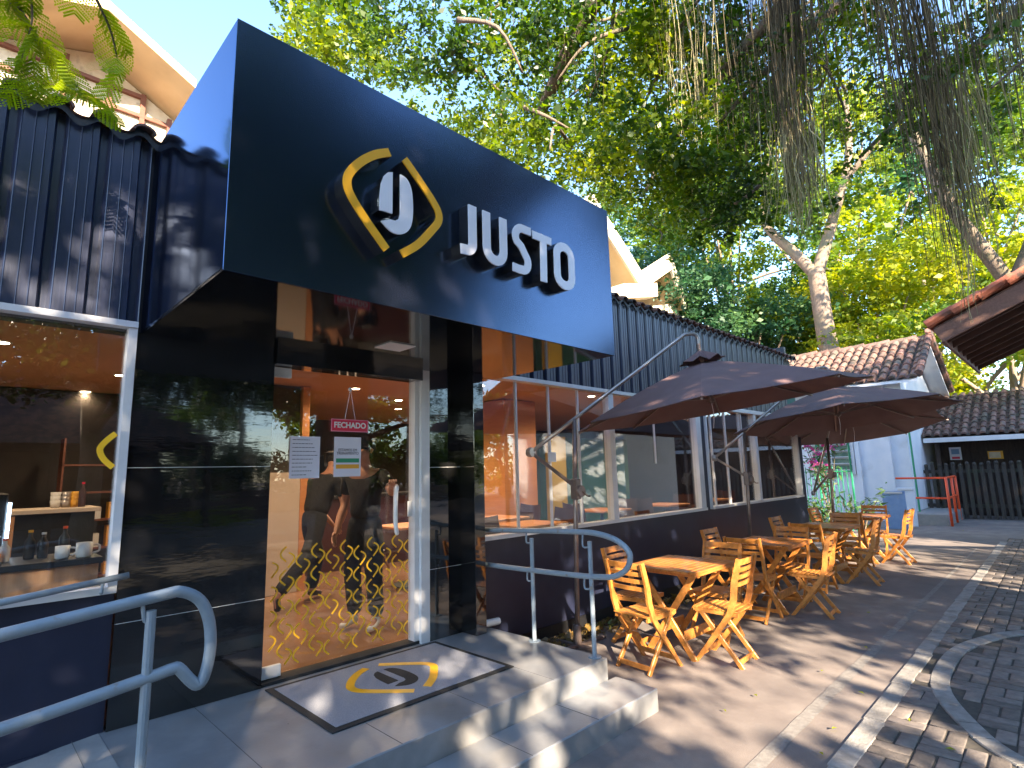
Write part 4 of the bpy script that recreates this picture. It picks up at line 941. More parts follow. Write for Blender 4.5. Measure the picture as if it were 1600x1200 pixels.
for i_, (a, b) in enumerate(zip(prof, prof[1:])): band(a, b, -.18, .63, 11.97+.002*i_, 12.08)
band(kk(11.7,6.02),kk(13.38,6.42), -.08, .5, 11.4, 11.95); band(kk(13.5,6.12),kk(16.0,6.75), -.45, .18, 12.45, 12.75)
mb = MB(); mb.box(13.5, 22.5, 13.8, 13.95, 3.9, 8.2); P(mb, 'wall', 'cream_edge', cp)
# ================================================================== UNSEEN TREES, CROWN GAPS SHAPED TO DAPPLE THE FORECOURT (behind the camera)
GAPS = np.array([(2.34, 1.75, 0.34), (2.79, 1.86, 0.3), (3.27, 2.0, 0.3), (2.92, 1.56, 0.28), (2.38, 1.46, 0.2), (4.0, 2.15, 0.25), (4.44, 2.23, 0.2), (3.97, 1.85, 0.28), (4.19, 1.74, 0.2), (3.07, 1.72, 0.3), (3.39, 1.67, 0.2), (4.77, 1.89, 0.12), (8.39, 3.5, 0.3), (8.68, 3.34, 0.3), (8.74, 3.12, 0.3), (8.88, 2.91, 0.3), (8.88, 2.72, 0.3), (10.07, 3.69, 0.25), (11.37, 4.35, 0.3), (11.77, 3.99, 0.3), (8.87, 3.75, 0.25), (12.74, 4.64, 0.2), (1.38, 2.19, 0.17), (1.71, 2.34, 0.12), (1.31, 2.41, 0.14), (1.33, 2.01, 0.12), (1.64, 1.86, 0.2), (1.95, 1.77, 0.2), (1.15, 1.65, 0.2), (0.93, 1.81, 0.1), (0.45, 2.42, 0.09), (-0.15, 1.98, 0.08), (0.76, 2.16, 0.1), (0.61, 2.12, 0.07), (0.04, 1.69, 0.08), (0.74, 1.61, 0.12), (3.8, 2.18, 0.2), (3.58, 1.36, 0.18), (3.47, 1.22, 0.14), (3.49, 1.13, 0.14), (3.57, 1.46, 0.14), (8.07, 2.55, 0.2), (3.02, 1.36, 0.1), (3.06, 1.28, 0.12), (2.95, 2.89, 0.2), (3.16, 2.75, 0.14), (3.14, 2.73, 0.22), (3.12, 2.47, 0.22), (2.95, 2.33, 0.22), (2.96, 2.19, 0.2), (2.24, 2.71, 0.16), (2.32, 2.53, 0.2), (2.28, 2.27, 0.25), (2.41, 2.2, 0.2), (9.06, 3.86, 0.2), (8.52, 3.51, 0.25), (8.98, 4.33, 0.25), (5.53, 3.25, 0.12), (3.02, 4.55, 0.1), (3.25, 4.7, 0.1), (3.66, 4.54, 0.12), (5.91, 4.58, 0.1), (6.12, 4.93, 0.08), (-1.54, 4.32, 0.16), (-1.58, 4.16, 0.12), (-1.45, 4.71, 0.1), (-1.51, 4.49, 0.1), (-1.81, 4.12, 0.1), (0.2, 3.75, 0.12), (0.79, 3.87, 0.1), (0.52, 3.94, 0.08), (-0.25, 3.78, 0.07), (1.11, 3.61, 0.1), (1.1, 3.11, 0.08), (0.52, 2.79, 0.04), (7.85, 4.4, 0.14), (8.69, 4.86, 0.1), (7.22, 4.15, 0.12), (3.89, 2.17, 0.15), (1.38, 2.35, 0.1), (0.45, 3.46, 0.06)])
_s = np.array([-.43993643,-.78288688,.43993643]); _u = np.array([.8717836,-.48989117,0]); _v = np.array([.21552097,.38352937,.89802892])
for q_, r_ in (((6.5,2.76,.75),.16),((7.16,2.2,.65),.2),((7.0,3.35,.7),.12),((7.6,2.8,.6),.14),((8.5,2.7,.7),.14),((9.42,2.25,.7),.14),((10.7,2.8,.7),.16),((11.58,2.3,.5),.26),((12.2,2.8,.6),.24),((12.0,2.2,.1),.3),((11.35,3.45,.8),.12),((7.1,2.7,.78),.12)):
    q_ = np.array(q_); GAPS = np.vstack([GAPS, [q_@_u, q_@_v, r_]])
NEARB = [(2.1, 5.6, 6.8), (2.8, 6.0, 7.1), (4.2, 7.6, 8.6), (4.1, 6.4, 8.4), (3.8, 4.7, 6.8), (2.8, 6.5, 8.0), (4.0, 6.6, 7.5), (4.0, 5.1, 6.7), (5.6, 6.0, 8.7), (4.4, 4.0, 7.0), (4.9, 5.8, 6.9), (4.9, 6.5, 7.2), (5.3, 5.4, 7.4), (6.2, 5.6, 7.4), (6.1, 6.6, 7.7), (7.1, 5.9, 9.0), (5.5, 3.7, 7.4), (7.0, 4.2, 8.1), (7.0, 5.0, 7.9), (6.0, 4.6, 6.2), (4.8, 4.1, 5.7), (8.4, 5.4, 8.1), (6.3, 3.6, 6.7), (6.3, 3.0, 7.3), (8.7, 3.8, 8.3), (6.7, 3.8, 8.3), (7.1, 2.7, 7.6), (8.7, 3.0, 7.6), (5.8, 3.0, 5.6), (7.8, 5.1, 6.8), (6.9, 4.0, 6.2), (6.4, 3.1, 5.2), (8.4, 3.5, 6.8), (9.5, 4.9, 6.3), (7.0, 3.1, 5.2), (8.5, 3.0, 6.7), (7.0, 2.0, 6.7), (9.2, 3.5, 6.3), (8.3, 2.3, 8.1), (6.8, 1.5, 6.5), (9.5, 1.8, 7.5), (8.4, 1.7, 7.7), (8.7, 1.2, 7.6), (9.6, 1.0, 7.4), (7.5, 1.2, 7.2), (9.2, 0.5, 7.5), (10.0, 0.2, 7.3), (7.2, -0.0, 5.1), (9.7, 0.0, 7.6), (8.0, 1.6, 6.1), (8.4, 1.1, 6.2), (7.2, 0.5, 5.5), (9.6, 0.3, 6.2), (7.7, 2.2, 5.3), (9.7, 2.2, 7.2), (8.1, 0.2, 4.9)]
Sn = np.array([S.x, S.y, S.z]); Un = np.array([-Sn[1], Sn[0], 0]); Un /= np.linalg.norm(Un); Vn = np.cross(Sn, Un)
def limb(mb, pts, r0_, r1_, n=10, k=6):
    sp = smooth_path(pts, k); m = len(sp); mb.tube(sp, [r0_+(r1_-r0_)*(i/(m-1))**.8 for i in range(m)], n)
rg = np.random.default_rng(21)
def shade_targets(n):
    a = rg.uniform(0, 1, n); t = np.zeros((n,3))
    g = a < .46; k = g.sum(); t[g] = np.stack([rg.uniform(-3,17,k), rg.uniform(-3.4,4.0,k), np.zeros(k)], 1)
    h = (a >= .46) & (a < .92); k = h.sum(); t[h] = np.stack([rg.uniform(-3,14,k), np.full(k,4.0), rg.uniform(0,4.2,k)], 1)
    h = a >= .92; k = h.sum(); t[h] = np.stack([np.full(k,16.3), rg.uniform(2,6,k), rg.uniform(0,4.2,k)], 1)
    return t
nC = 4300; per = 34
tg = shade_targets(nC); cc = tg+Sn*rg.uniform(8.5,14.5,nC)[:,None]
L = np.repeat(cc, per, 0)+rg.normal(size=(nC*per,3))*np.array([.24,.24,.17])
uv = np.stack([L@Un, L@Vn], 1); keep = np.ones(len(L), bool); speck = np.repeat(rg.random(nC) < .10, per)
for (gu, gv, gr) in GAPS:
    dd = np.hypot((uv[:,0]-gu), (uv[:,1]-gv)); ang = np.arctan2(uv[:,1]-gv, uv[:,0]-gu)
    keep &= dd > gr*(.95+.35*np.sin(ang*2+gu*5)+.2*np.sin(ang*5+gv*9))*np.where(gr > .19, 1.16, 1.0)+.02
keep |= speck
L = L[keep & (L[:,1] < -1.2) & ~((L[:,0] > 8.4) & (L[:,2] > 3.9))]
xs = L[:,0]; cuts = [-50, .5, 6.5, 50]
TR = [((-4.6,-9.5),.30,'tall shade tree at the left behind the photographer'), ((2.6,-10.8),.34,'tall shade tree in the middle behind the photographer'), ((10.5,-10.2),.32,'tall shade tree at the right behind the photographer')]
for i, ((tx, ty), tr_, lab) in enumerate(TR):
    sel = L[(xs > cuts[i]) & (xs <= cuts[i+1])]
    t = empty('shade_tree', (tx,ty,0), 0, lab, 'tree', 'shade trees behind the photographer')
    if i == 1: sel = np.concatenate([sel, blob_leaves([(2,-5.5,9.0,2,2,1.6,1),(4.5,-5.5,9.2,2,2,1.8,1),(6.5,-7,9.6,2,2,1.8,1),(3.4,-4.6,11,2,1.6,1.5,1),(.5,-6,9.5,1.5,1.5,1.5,1)], 16000, .4, 34, rg)])  # upper blobs added so the sign front mirrors dark leaves
    sel = sel-np.array([tx,ty,0]); leaf_mesh('crown', sel, .165, 'leaf_shade', t, aspect=.55, rg=rg)
    mb = MB(); limb(mb, [(0,0,-.1),(.1,.05,2),(-.05,.2,4.2),(.1,.4,6.5)], tr_, tr_*.5)
    for k in range(9):
        q_ = sel[rg.integers(len(sel))]; limb(mb, [(0,.2,3.0+.3*k),(q_[0]*.4,q_[1]*.4+.2,3.2+.3*k+(q_[2]-3.2-.3*k)*.55),tuple(q_)], tr_*.38, .03, 7, 4)
    mb.build('trunk', 'bark', t, smooth=True)
k = 1500; tg = np.stack([rg.uniform(16.5,25,k), rg.uniform(-1.5,5,k), rg.uniform(0,4.6,k)], 1); cc = tg+Sn*rg.uniform(19,24,k)[:,None]  # unseen crown added to cast shade on the shed and white building
L = np.repeat(cc, 30, 0)+rg.normal(size=(k*30,3))*.36
t = empty('shade_tree', (12.5,-17.5,0), 0, 'unseen broad tree beyond the kiosk, added to shade the shed and white building', 'tree', 'shade trees behind the photographer')
L = L[(L[:,0]-3.4)*.62 < -(L[:,1]-2.57)*.45]; sel = L-np.array([12.5,-17.5,0]); leaf_mesh('crown', sel, .21, 'leaf_shade', t, aspect=.55, rg=rg)
mb = MB(); limb(mb, [(0,0,-.1),(.1,.05,3),(-.05,.2,6.2),(.1,.4,9.5)], .36, .2)
for q_ in sel[::5600]: limb(mb, [(0,.2,5.5),(q_[0]*.4,q_[1]*.4,6+(q_[2]-6)*.5),tuple(q_)], .13, .03, 7, 4)
mb.build('trunk', 'bark', t, smooth=True)
# ================================================================== BIG FIG TREE WITH HANGING ROOTS
ft = empty('fig_tree', (6.6,-4.3,0), 0, 'huge fig tree arching overhead with dense small leaves and long hanging aerial roots', 'tree')
FO = np.array([6.6,-4.3,0])
bl = []
for (x, y, z) in NEARB:
    if (x, y) in ((4.0,6.6),(4.0,5.1),(4.9,6.5),(5.3,5.4)): continue
    rt = y < x*.32; bl.append((x-6.6, y+4.3, z, .62 if rt else .85, .62 if rt else .85, .55, .55 if rt else 1))
rgf = np.random.default_rng(8)
for k in range(13): bl.append((rgf.uniform(.2,4.5), rgf.uniform(-1,8), rgf.uniform(7.8,10.2), 1.0,1.0,.6,.5))
Lf = blob_leaves(bl, 78000, clump=.25, per=46, rg=rgf)
W3 = Lf+FO                                    # keep the open patch of sky left of the sign
F3 = np.array([F.x,F.y,F.z]); R3 = np.array([rr.x,rr.y,rr.z]); 
keep = ~((W3[:,0] < 2.2) & (W3[:,1] > 3)) & ~((W3[:,0]/np.maximum(W3[:,1],.1) < .36) & (W3[:,1] > 2))
dv = W3-np.array([3.4,2.57,3.2]); az_ = np.degrees(np.arctan2(dv[:,1], dv[:,0])); el_ = np.degrees(np.arctan2(dv[:,2], np.hypot(dv[:,0], dv[:,1])))
keep &= ~((az_ > -54) & (az_ < -26) & (el_ < 30))
Lf = Lf[keep]
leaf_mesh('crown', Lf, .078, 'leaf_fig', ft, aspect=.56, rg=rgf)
mb = MB(); limb(mb, [(0,0,-.2),(.1,.1,1.6),(0,.3,3.3),(.1,.6,4.6)], .62, .42, 16)
limb(mb, [(.1,.5,4.2),(-.3,2.6,6.6),(-1.0,5.2,7.9),(-1.6,7.2,7.6),(-1.1,9.2,6.6)], .34, .07, 12)
limb(mb, [(.1,.5,4.3),(.9,2.4,6.8),(1.5,4.6,8.2),(2.2,6.6,8.4),(2.6,9.0,9.2)], .30, .06, 12)
limb(mb, [(.1,.5,4.3),(1.0,1.6,7.4),(3.2,3.4,8.2),(4.8,5.4,7.8)], .24, .05, 10)
limb(mb, [(-.9,5.0,7.8),(-1.7,6.4,8.3),(-2.2,8.4,8.6),(-2.3,10.0,8.4)], .13, .02, 8)
limb(mb, [(-.6,3.9,7.3),(-.2,5.6,7.2),(.2,7.4,6.6),(.1,8.2,5.6)], .12, .03, 8)
limb(mb, [(1.5,4.6,8.2),(.9,6.0,7.4),(.5,7.2,6.4)], .10, .025, 8)
limb(mb, [(3.2,3.4,8.2),(2.9,4.8,7.2),(2.4,6.0,6.1)], .09, .025, 8)
for k in range(46):
    a = bl[rgf.integers(len(NEARB)-4)]
    p_ = Vector(a[:3])+Vector(rgf.normal(size=3))*.4; q_ = p_+Vector((rgf.uniform(-1,1),rgf.uniform(-1.1,.6),rgf.uniform(.2,1.0)))
    limb(mb, [tuple(q_), tuple((p_+q_)/2+Vector(rgf.normal(size=3))*.12), tuple(p_)], .032, .01, 6, 4)
mb.build('trunk', 'bark', ft, smooth=True)
def strands(name, m, specs, parent, org):
    """specs: top point, bottom point, spread, count, radius, lower fray"""
    V_ = []; F_ = []
    for (tp, bt, sp_, cnt, rad, fr) in specs:
        tp = np.array(tp)-org; bt = np.array(bt)-org
        for k in range(cnt):
            o1 = rgf.normal(size=3)*sp_; o1[2] *= .5; ln = rgf.uniform(.55,1.05) if rgf.random() < .6 else rgf.uniform(.25,.7)
            q0 = tp+o1+np.array([0,0,rgf.uniform(0,.6)]); q1 = tp+(bt-tp)*ln+o1*(.7+fr*rgf.random()); n = 9; ph_ = rgf.uniform(0,6.3); am = rgf.uniform(.01,.05)
            r_ = rad*rgf.uniform(.5,1.4); base = len(V_)
            for i in range(n):
                f = i/(n-1); p = q0*(1-f)+q1*f; p = p+np.array([am*math.sin(f*7+ph_), am*math.cos(f*6+ph_*2), 0])
                for c in range(3): V_.append((p[0]+r_*(1-.5*f)*math.cos(c*2.094), p[1]+r_*(1-.5*f)*math.sin(c*2.094), p[2]))
            for i in range(n-1):
                for c in range(3): F_.append((base+i*3+c, base+i*3+(c+1)%3, base+i*3+3+(c+1)%3, base+i*3+3+c))
    return np_mesh(name, np.array(V_), np.array(F_), m, parent)
sp_ = [((6.2,1.65,7.6),(7.0,1.95,4.75),.17,140,.0065,.3), ((6.6,1.8,7.4),(7.3,2.05,5.0),.22,70,.006,.5), ((6.2,.6,6.6),(7.55,.66,3.9),.17,85,.006,.6), ((6.9,.62,6.2),(7.9,.66,3.5),.10,46,.006,.9),
       ((5.9,2.6,7.6),(6.3,2.75,5.4),.28,50,.005,.4), ((6.6,2.4,7.6),(6.8,2.5,5.6),.25,60,.006,.4), ((7.2,.0,7.2),(7.6,.0,4.6),.35,70,.006,.5), ((7.2,1.2,7.2),(7.7,1.3,5.0),.5,90,.005,.5),
       ((5.0,4.0,7.6),(5.2,4.2,6.2),.5,40,.004,.4), ((8.4,2.6,8.0),(8.6,2.7,6.0),.7,80,.006,.4)]
strands('aerial_roots', 'root_strand', sp_, ft, FO)
sp_ = [((6.95,1.93,5.4),(7.2,2.02,4.5),.13,130,.006,1.3), ((7.35,.5,5.3),(7.9,.5,4.0),.14,110,.006,1.2), ((5.9,2.75,7.4),(6.2,2.9,5.2),.2,34,.005,.3), ((7.6,-.05,7.0),(8.0,-.02,4.9),.25,40,.006,.4), ((7.8,.62,4.2),(8.2,.66,3.2),.07,12,.005,.5)]
strands('pale_aerial_roots', 'root_pale', sp_, ft, FO)
# ================================================================== FEATHERY TREE, UPPER LEFT
fe = empty('feathery_tree', (-2.6,-.6,0), 0, 'feathery leaved tree whose yellow green fronds hang in at the upper left', 'tree')
FEO = Vector((-2.6,-.6,0)); mb = MB()
limb(mb, [(0,0,-.1),(.05,.1,1.6),(-.1,.3,3.2),(.2,1.2,4.8)], .16, .09, 10)
W = lambda x, y, z: (x+2.6, y+.6, z)
limb(mb, [(.2,1.2,4.8),W(-1.4,2.0,5.0),W(-.5,3.0,4.55),W(-.02,3.34,4.02),W(.18,3.42,3.80),W(.33,3.5,3.74)], .05, .004, 7)
limb(mb, [W(-.5,3.0,4.55),W(0.0,3.1,4.4),W(.34,3.3,4.12),W(.45,3.45,3.95)], .02, .003, 6)
limb(mb, [W(-.3,3.1,4.4),W(.05,3.3,4.05),W(.06,3.36,3.72)], .012, .002, 6)
limb(mb, [W(-1.4,2.0,5.0),W(-.9,3.0,4.2),W(-.35,3.4,3.85)], .02, .003, 6)
mb.build('trunk', 'bark', fe, smooth=True)
V_ = []; rg2 = np.random.default_rng(4)
def frond(p, d, ln):
    p = np.array(p, float); d = np.array(d, float); d /= np.linalg.norm(d); side = np.cross(d, [0,0,1]); side /= np.linalg.norm(side)+1e-6
    for i in range(9):
        f = i/9; b0 = p+d*ln*f+np.array([0,0,-.10*ln*f*f])
        for s in (-1, 1):
            pl__ = ln*.42*math.sin(math.pi*(.15+.8*f)); dir_ = side*s*.85+d*.5+np.array([0,0,-.25])
            for j in range(9):
                q = b0+dir_*pl__*j/9
                for s2 in (-1, 1):
                    a = d*s2*.8+dir_*.4; a /= np.linalg.norm(a); L_ = .016; w_ = np.cross(a, [0,0,1]); w_ = w_/(np.linalg.norm(w_)+1e-6)*.0055
                    V_.extend([q, q+a*L_*.5+w_, q+a*L_, q+a*L_*.5-w_])
for (x, y, z) in [(.33,3.5,3.74),(.25,3.46,3.78),(.18,3.42,3.80),(.08,3.38,3.9),(.06,3.36,3.72),(.0,3.35,3.98),(-.05,3.3,4.05),(.45,3.45,3.95),(.34,3.3,4.12),(.2,3.2,4.28),(-.35,3.4,3.85),(-.2,3.3,4.0),(-.1,3.2,4.2),(.1,3.2,4.32),(.05,3.3,4.05),(.12,3.42,3.84)]:
    for k in range(2): frond(W(x+rg2.normal()*.02,y+rg2.normal()*.03,z), (rg2.normal(.2,.5), rg2.normal(.1,.4), rg2.uniform(-.9,.0)), rg2.uniform(.17,.30))
for k in range(60): frond(W(rg2.uniform(-4.5,-.9),rg2.uniform(.5,4),rg2.uniform(4.6,6.2)), (rg2.normal(), rg2.normal(), -.3), .3)
V_ = np.array(V_); np_mesh('fronds', V_, np.arange(len(V_)).reshape(-1,4), 'leaf_fern', fe)
# ================================================================== BACKGROUND TREES
def bg_tree(az, dist, h0, h1, spread, n, lm, leaf, label, trunk='bark_pale', tr_=.22, seed=1, lean=0, nb=16, clump=.55):
    g = np.random.default_rng(seed); x, y = dist*math.cos(R(az)), dist*math.sin(R(az))
    t = empty('background_tree', (x,y,0), 0, label, 'tree', 'trees rising behind the buildings')
    bl_ = []
    for k in range(nb):
        zz = g.uniform(h0, h1); s_ = spread*(1-.35*abs((zz-h0)/(h1-h0)-.45)); bl_.append((g.normal()*s_*.55+lean*zz*.05, g.normal()*s_*.55, zz, g.uniform(.9,1.7)*spread*.36, g.uniform(.9,1.7)*spread*.36, g.uniform(.7,1.2)*spread*.26, g.uniform(.6,1.3)))
    leaf_mesh('crown', blob_leaves(bl_, n, clump=clump, per=40, rg=g), leaf, lm, t, aspect=.6, rg=g)
    mb = MB(); limb(mb, [(0,0,-.2),(.15,.1,h0*.5),(lean*.4,.2,h0+1),(lean,-.2,h1*.8)], tr_, tr_*.4, 9)
    for k in range(7):
        b_ = bl_[k]; s_ = h0*.55+k*(h1-h0)*.09; limb(mb, [(lean*.3,.1,s_),(b_[0]*.5,b_[1]*.5,(s_+b_[2])/2+.5),b_[:3]], tr_*.45, .04, 6, 4)
    mb.build('trunk', trunk, t, smooth=True)
    return t
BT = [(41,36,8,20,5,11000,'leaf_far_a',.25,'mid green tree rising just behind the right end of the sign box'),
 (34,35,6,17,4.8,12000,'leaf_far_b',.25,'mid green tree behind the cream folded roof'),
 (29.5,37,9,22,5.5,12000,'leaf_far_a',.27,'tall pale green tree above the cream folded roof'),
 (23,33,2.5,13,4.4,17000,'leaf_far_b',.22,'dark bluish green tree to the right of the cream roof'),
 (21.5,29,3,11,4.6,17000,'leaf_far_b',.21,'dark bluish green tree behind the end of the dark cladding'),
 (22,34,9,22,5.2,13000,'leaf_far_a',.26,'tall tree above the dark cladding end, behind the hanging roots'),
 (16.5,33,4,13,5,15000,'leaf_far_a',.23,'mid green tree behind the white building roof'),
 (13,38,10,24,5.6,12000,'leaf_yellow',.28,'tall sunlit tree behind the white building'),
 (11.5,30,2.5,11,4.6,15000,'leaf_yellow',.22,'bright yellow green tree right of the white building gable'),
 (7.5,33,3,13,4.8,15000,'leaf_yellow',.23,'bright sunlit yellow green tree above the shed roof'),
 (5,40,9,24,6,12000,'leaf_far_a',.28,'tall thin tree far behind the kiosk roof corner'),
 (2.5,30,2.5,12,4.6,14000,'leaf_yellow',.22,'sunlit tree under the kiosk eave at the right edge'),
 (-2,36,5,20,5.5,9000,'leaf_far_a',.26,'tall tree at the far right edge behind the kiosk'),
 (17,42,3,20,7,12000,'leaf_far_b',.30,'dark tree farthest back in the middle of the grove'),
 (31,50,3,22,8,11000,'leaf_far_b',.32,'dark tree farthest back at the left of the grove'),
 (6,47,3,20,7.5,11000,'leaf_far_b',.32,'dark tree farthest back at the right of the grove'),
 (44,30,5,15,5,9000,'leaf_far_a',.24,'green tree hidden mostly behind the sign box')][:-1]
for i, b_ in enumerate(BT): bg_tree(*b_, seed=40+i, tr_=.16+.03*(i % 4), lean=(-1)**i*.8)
# the big pale forked trunk
pt = empty('pale_trunk_tree', (24.6,6.5,0), 0, 'tree with thick pale trunk forking left, standing behind the white building', 'tree')
mb = MB(); limb(mb, [(0,0,-.2),(.0,-.1,4),(-.1,.05,7),(-.25,.1,9.6)], .42, .33, 14)
limb(mb, [(-.25,.1,9.3),(-.4,.9,10.6),(-.4,1.75,11.9),(-.3,1.8,13.2),(-.2,1.6,15)], .26, .12, 10)
limb(mb, [(-.25,.1,9.3),(.1,-.6,11.5),(.3,-1.4,14.0),(.2,-1.6,16.5)], .28, .10, 10)
limb(mb, [(.2,-1.1,13.0),(.1,-3.0,14.6),(.0,-4.6,15.2)], .14, .05, 8)
mb.build('trunk', 'bark_pale', pt, smooth=True)
g = np.random.default_rng(77); bl_ = [(g.normal()*2.2, g.normal()*2.6, g.uniform(11.5,19), 1.5,1.5,1.0,1) for k in range(14)]
leaf_mesh('crown', blob_leaves(bl_, 12000, clump=.5, per=40, rg=g), .22, 'leaf_far_a', pt, rg=g)
lt = empty('leaning_tree', (22,.6,0), 0, 'dark leaning branched tree behind the kiosk roof and hanging roots', 'tree')
mb = MB(); limb(mb, [(3,-1.0,-.2),(2.6,-.7,4),(1.2,.2,7),(-.6,1.2,9.5),(-1.2,1.8,12)], .34, .14, 10)
limb(mb, [(1.2,.2,7),(.2,-.9,9.5),(.3,-1.2,13)], .22, .1, 8); mb.build('trunk', 'bark', lt, smooth=True)
bl_ = [(g.normal()*2.0, g.normal()*2.4, g.uniform(9,15), 1.4,1.4,1.0,1) for k in range(12)]
leaf_mesh('crown', blob_leaves(bl_, 8000, clump=.5, per=40, rg=g), .2, 'leaf_far_a', lt, rg=g)
# ================================================================== ACROSS THE SQUARE (seen only in reflections)
for i, (x, y, h) in enumerate([(-16,-20,9),(-7,-24,11),(2,-27,12),(11,-24,10),(18,-25,9),(-24,-14,9),(26,-24,5)]):
    t = empty('garden_tree', (x,y,0), 0, 'round dark green garden tree across the square behind the photographer', 'tree', 'garden trees across the square')
    g = np.random.default_rng(200+i); bl_ = [(g.normal()*2.6, g.normal()*2.0, g.uniform(h*.12,h), 2.2,2.2,1.5,1) for k in range(16)]
    leaf_mesh('crown', blob_leaves(bl_, 7000, clump=.7, per=30, rg=g), .42, 'leaf_shade' if i % 2 else 'leaf_far_a', t, rg=g)
    mb = MB(); limb(mb, [(0,0,-.2),(.1,0,h*.4),(0,0,h*.8)], .3, .12, 8); mb.build('trunk', 'bark', t, smooth=True)
t = empty('sapling', (6.6,-16,0), 0, 'small forked pale tree on a grass island, mirrored in the black panel', 'tree')
mb = MB(); limb(mb, [(0,0,0),(.1,0,1.2),(0,0,2.2)], .09, .07, 8); limb(mb, [(0,0,2.1),(-.3,0,2.9),(-.7,.1,3.8)], .06, .03, 6); limb(mb, [(0,0,2.1),(.35,0,2.8),(.6,0,3.9)], .06, .03, 6); mb.build('trunk', 'bark_pale', t)
g = np.random.default_rng(5); leaf_mesh('crown', blob_leaves([(0,0,4,1.4,1.4,.8,1),(.6,.2,4.6,1,1,.7,1)], 3000, .3, 30, g), .16, 'leaf_far_a', t, rg=g)
mb = MB(); mb.lathe([(2.6,0),(2.6,.14),(2.45,.16),(2.4,.10)], (6.6,-16,0), 40); tag(mb.build('planter_kerb', 'kerb'), kind='structure')
c_ = np.stack([g.normal(6.6,1.2,6000), g.normal(-16,1.2,6000), g.uniform(.12,.32,6000)], 1); c_ = c_[np.hypot(c_[:,0]-6.6, c_[:,1]+16) < 2.35]
tag(leaf_mesh('grass', c_, .2, 'leaf_yellow', droop=-1.2, aspect=.2), kind='stuff')
t = empty('added_hedge', (0,-22.5,0), 0, 'unseen tall dark hedge across the square, added to darken the reflections', 'hedge')  # hedge added to cover the bright horizon in the reflections
g = np.random.default_rng(6); c_ = np.stack([g.uniform(-30,24,16000), g.uniform(-.7,.7,16000), g.uniform(.0,3.0,16000)+.25*np.sin(g.uniform(-30,24,16000))], 1)
leaf_mesh('foliage', c_, .42, 'leaf_shade', t, rg=g)
t = empty('garden_shelter', (-3,-17,0), 0, 'open shelter with big dark hipped roof across the square behind the photographer', 'shelter')
mb = MB(); mb.add([(-13,-20,2.9),(7,-20,2.9),(7,-13.5,2.9),(-13,-13.5,2.9),(-9,-16.8,5.6),(3,-16.8,5.6)], [(0,1,5,4),(1,2,5),(2,3,4,5),(3,0,4),(0,3,2,1)]); P(mb, 'roof', 'tile_dark', t)
for x in (-12.5,-7.5,-2.5,2.2,6.5):
    mb = MB(); mb.beam((x,-13.9,0),(x,-13.9,2.9), .2, .2); P(mb, 'post', 'wood_brown', t)
mb = MB(); mb.box(-12.5, 6.5, -19.8, -19.7, 0, 2.9); P(mb, 'back_wall', 'wood_brown', t)
t = empty('boundary_wall', (-2,-21,0), 0, 'low dark red wall across the square behind the photographer', 'wall')
mb = MB(); mb.box(-20, 24, -21.2, -21, 0, .9); P(mb, 'wall', 'maroon', t)
t = empty('white_stall', (19,-7,0), 0, 'white flat roofed stall with teal awning mirrored in the cafe windows', 'stall')
mb = MB(); mb.box(17.6, 20.6, -9.5, -3.9, 0, 3.3); P(mb, 'wall', 'white_wall', t)
mb = MB(); mb.add([(16.4,-6.4,2.2),(16.4,-4.2,2.2),(17.59,-4.2,2.7),(17.59,-6.4,2.7)], [(0,1,2,3)]); P(mb, 'awning', 'green_paint', t)
mb = MB(); mb.box(17.4, 20.8, -9.7, -3.7, 3.3, 3.45); P(mb, 'roof', 'alu', t)
# fallen leaves on the pavement
for k, (x, y) in enumerate([(3.95,1.95),(4.15,1.32),(3.75,1.28),(4.6,1.0),(4.3,.75),(3.9,.62),(5.2,1.7),(6.1,1.6),(4.9,1.35),(7.5,1.9),(5.6,.2),(4.35,1.9),(13.5,2.0),(17.5,2.2)]):
    a = random.uniform(0, 6.28); s_ = random.uniform(.03,.05); mb = MB()
    mb.add([(0,-s_*.6,.004),(s_*.28,0,.012),(0,s_*.6,.008),(-s_*.28,0,.014)], [(0,1,2),(0,2,3)]); o = mb.build('fallen_leaf', 'leaf_yellow'); o.location = (x,y,.012); o.rotation_euler = (0,0,a)
    tag(o, 'small yellow green leaf fallen on the pavement', 'leaf', 'leaves fallen on the pavement')
# ================================================================== PEOPLE
def skin_mesh(name, verts, edges, radii, m, parent, lvl=2, root=0):
    me = bpy.data.meshes.new(name); me.from_pydata(verts, edges, []); o = bpy.data.objects.new(name, me); COL.objects.link(o)
    md = o.modifiers.new('skin', 'SKIN'); md.use_smooth_shade = True; md.branch_smoothing = .6
    lay = me.skin_vertices[0].data
    for i, r_ in enumerate(radii):
        lay[i].radius = (r_, r_) if not isinstance(r_, tuple) else r_
    lay[root].use_root = True
    s_ = o.modifiers.new('sub', 'SUBSURF'); s_.levels = lvl; s_.render_levels = lvl
    dg = bpy.context.evaluated_depsgraph_get(); m2 = bpy.data.meshes.new_from_object(o.evaluated_get(dg)); bpy.data.objects.remove(o)
    m2.materials.clear(); m2.materials.append(MAT[m]); m2.shade_smooth(); o = bpy.data.objects.new(name, m2); COL.objects.link(o); o.parent = parent; return o
def chain(js, rs):
    return js, [(i, i+1) for i in range(len(js)-1)], rs
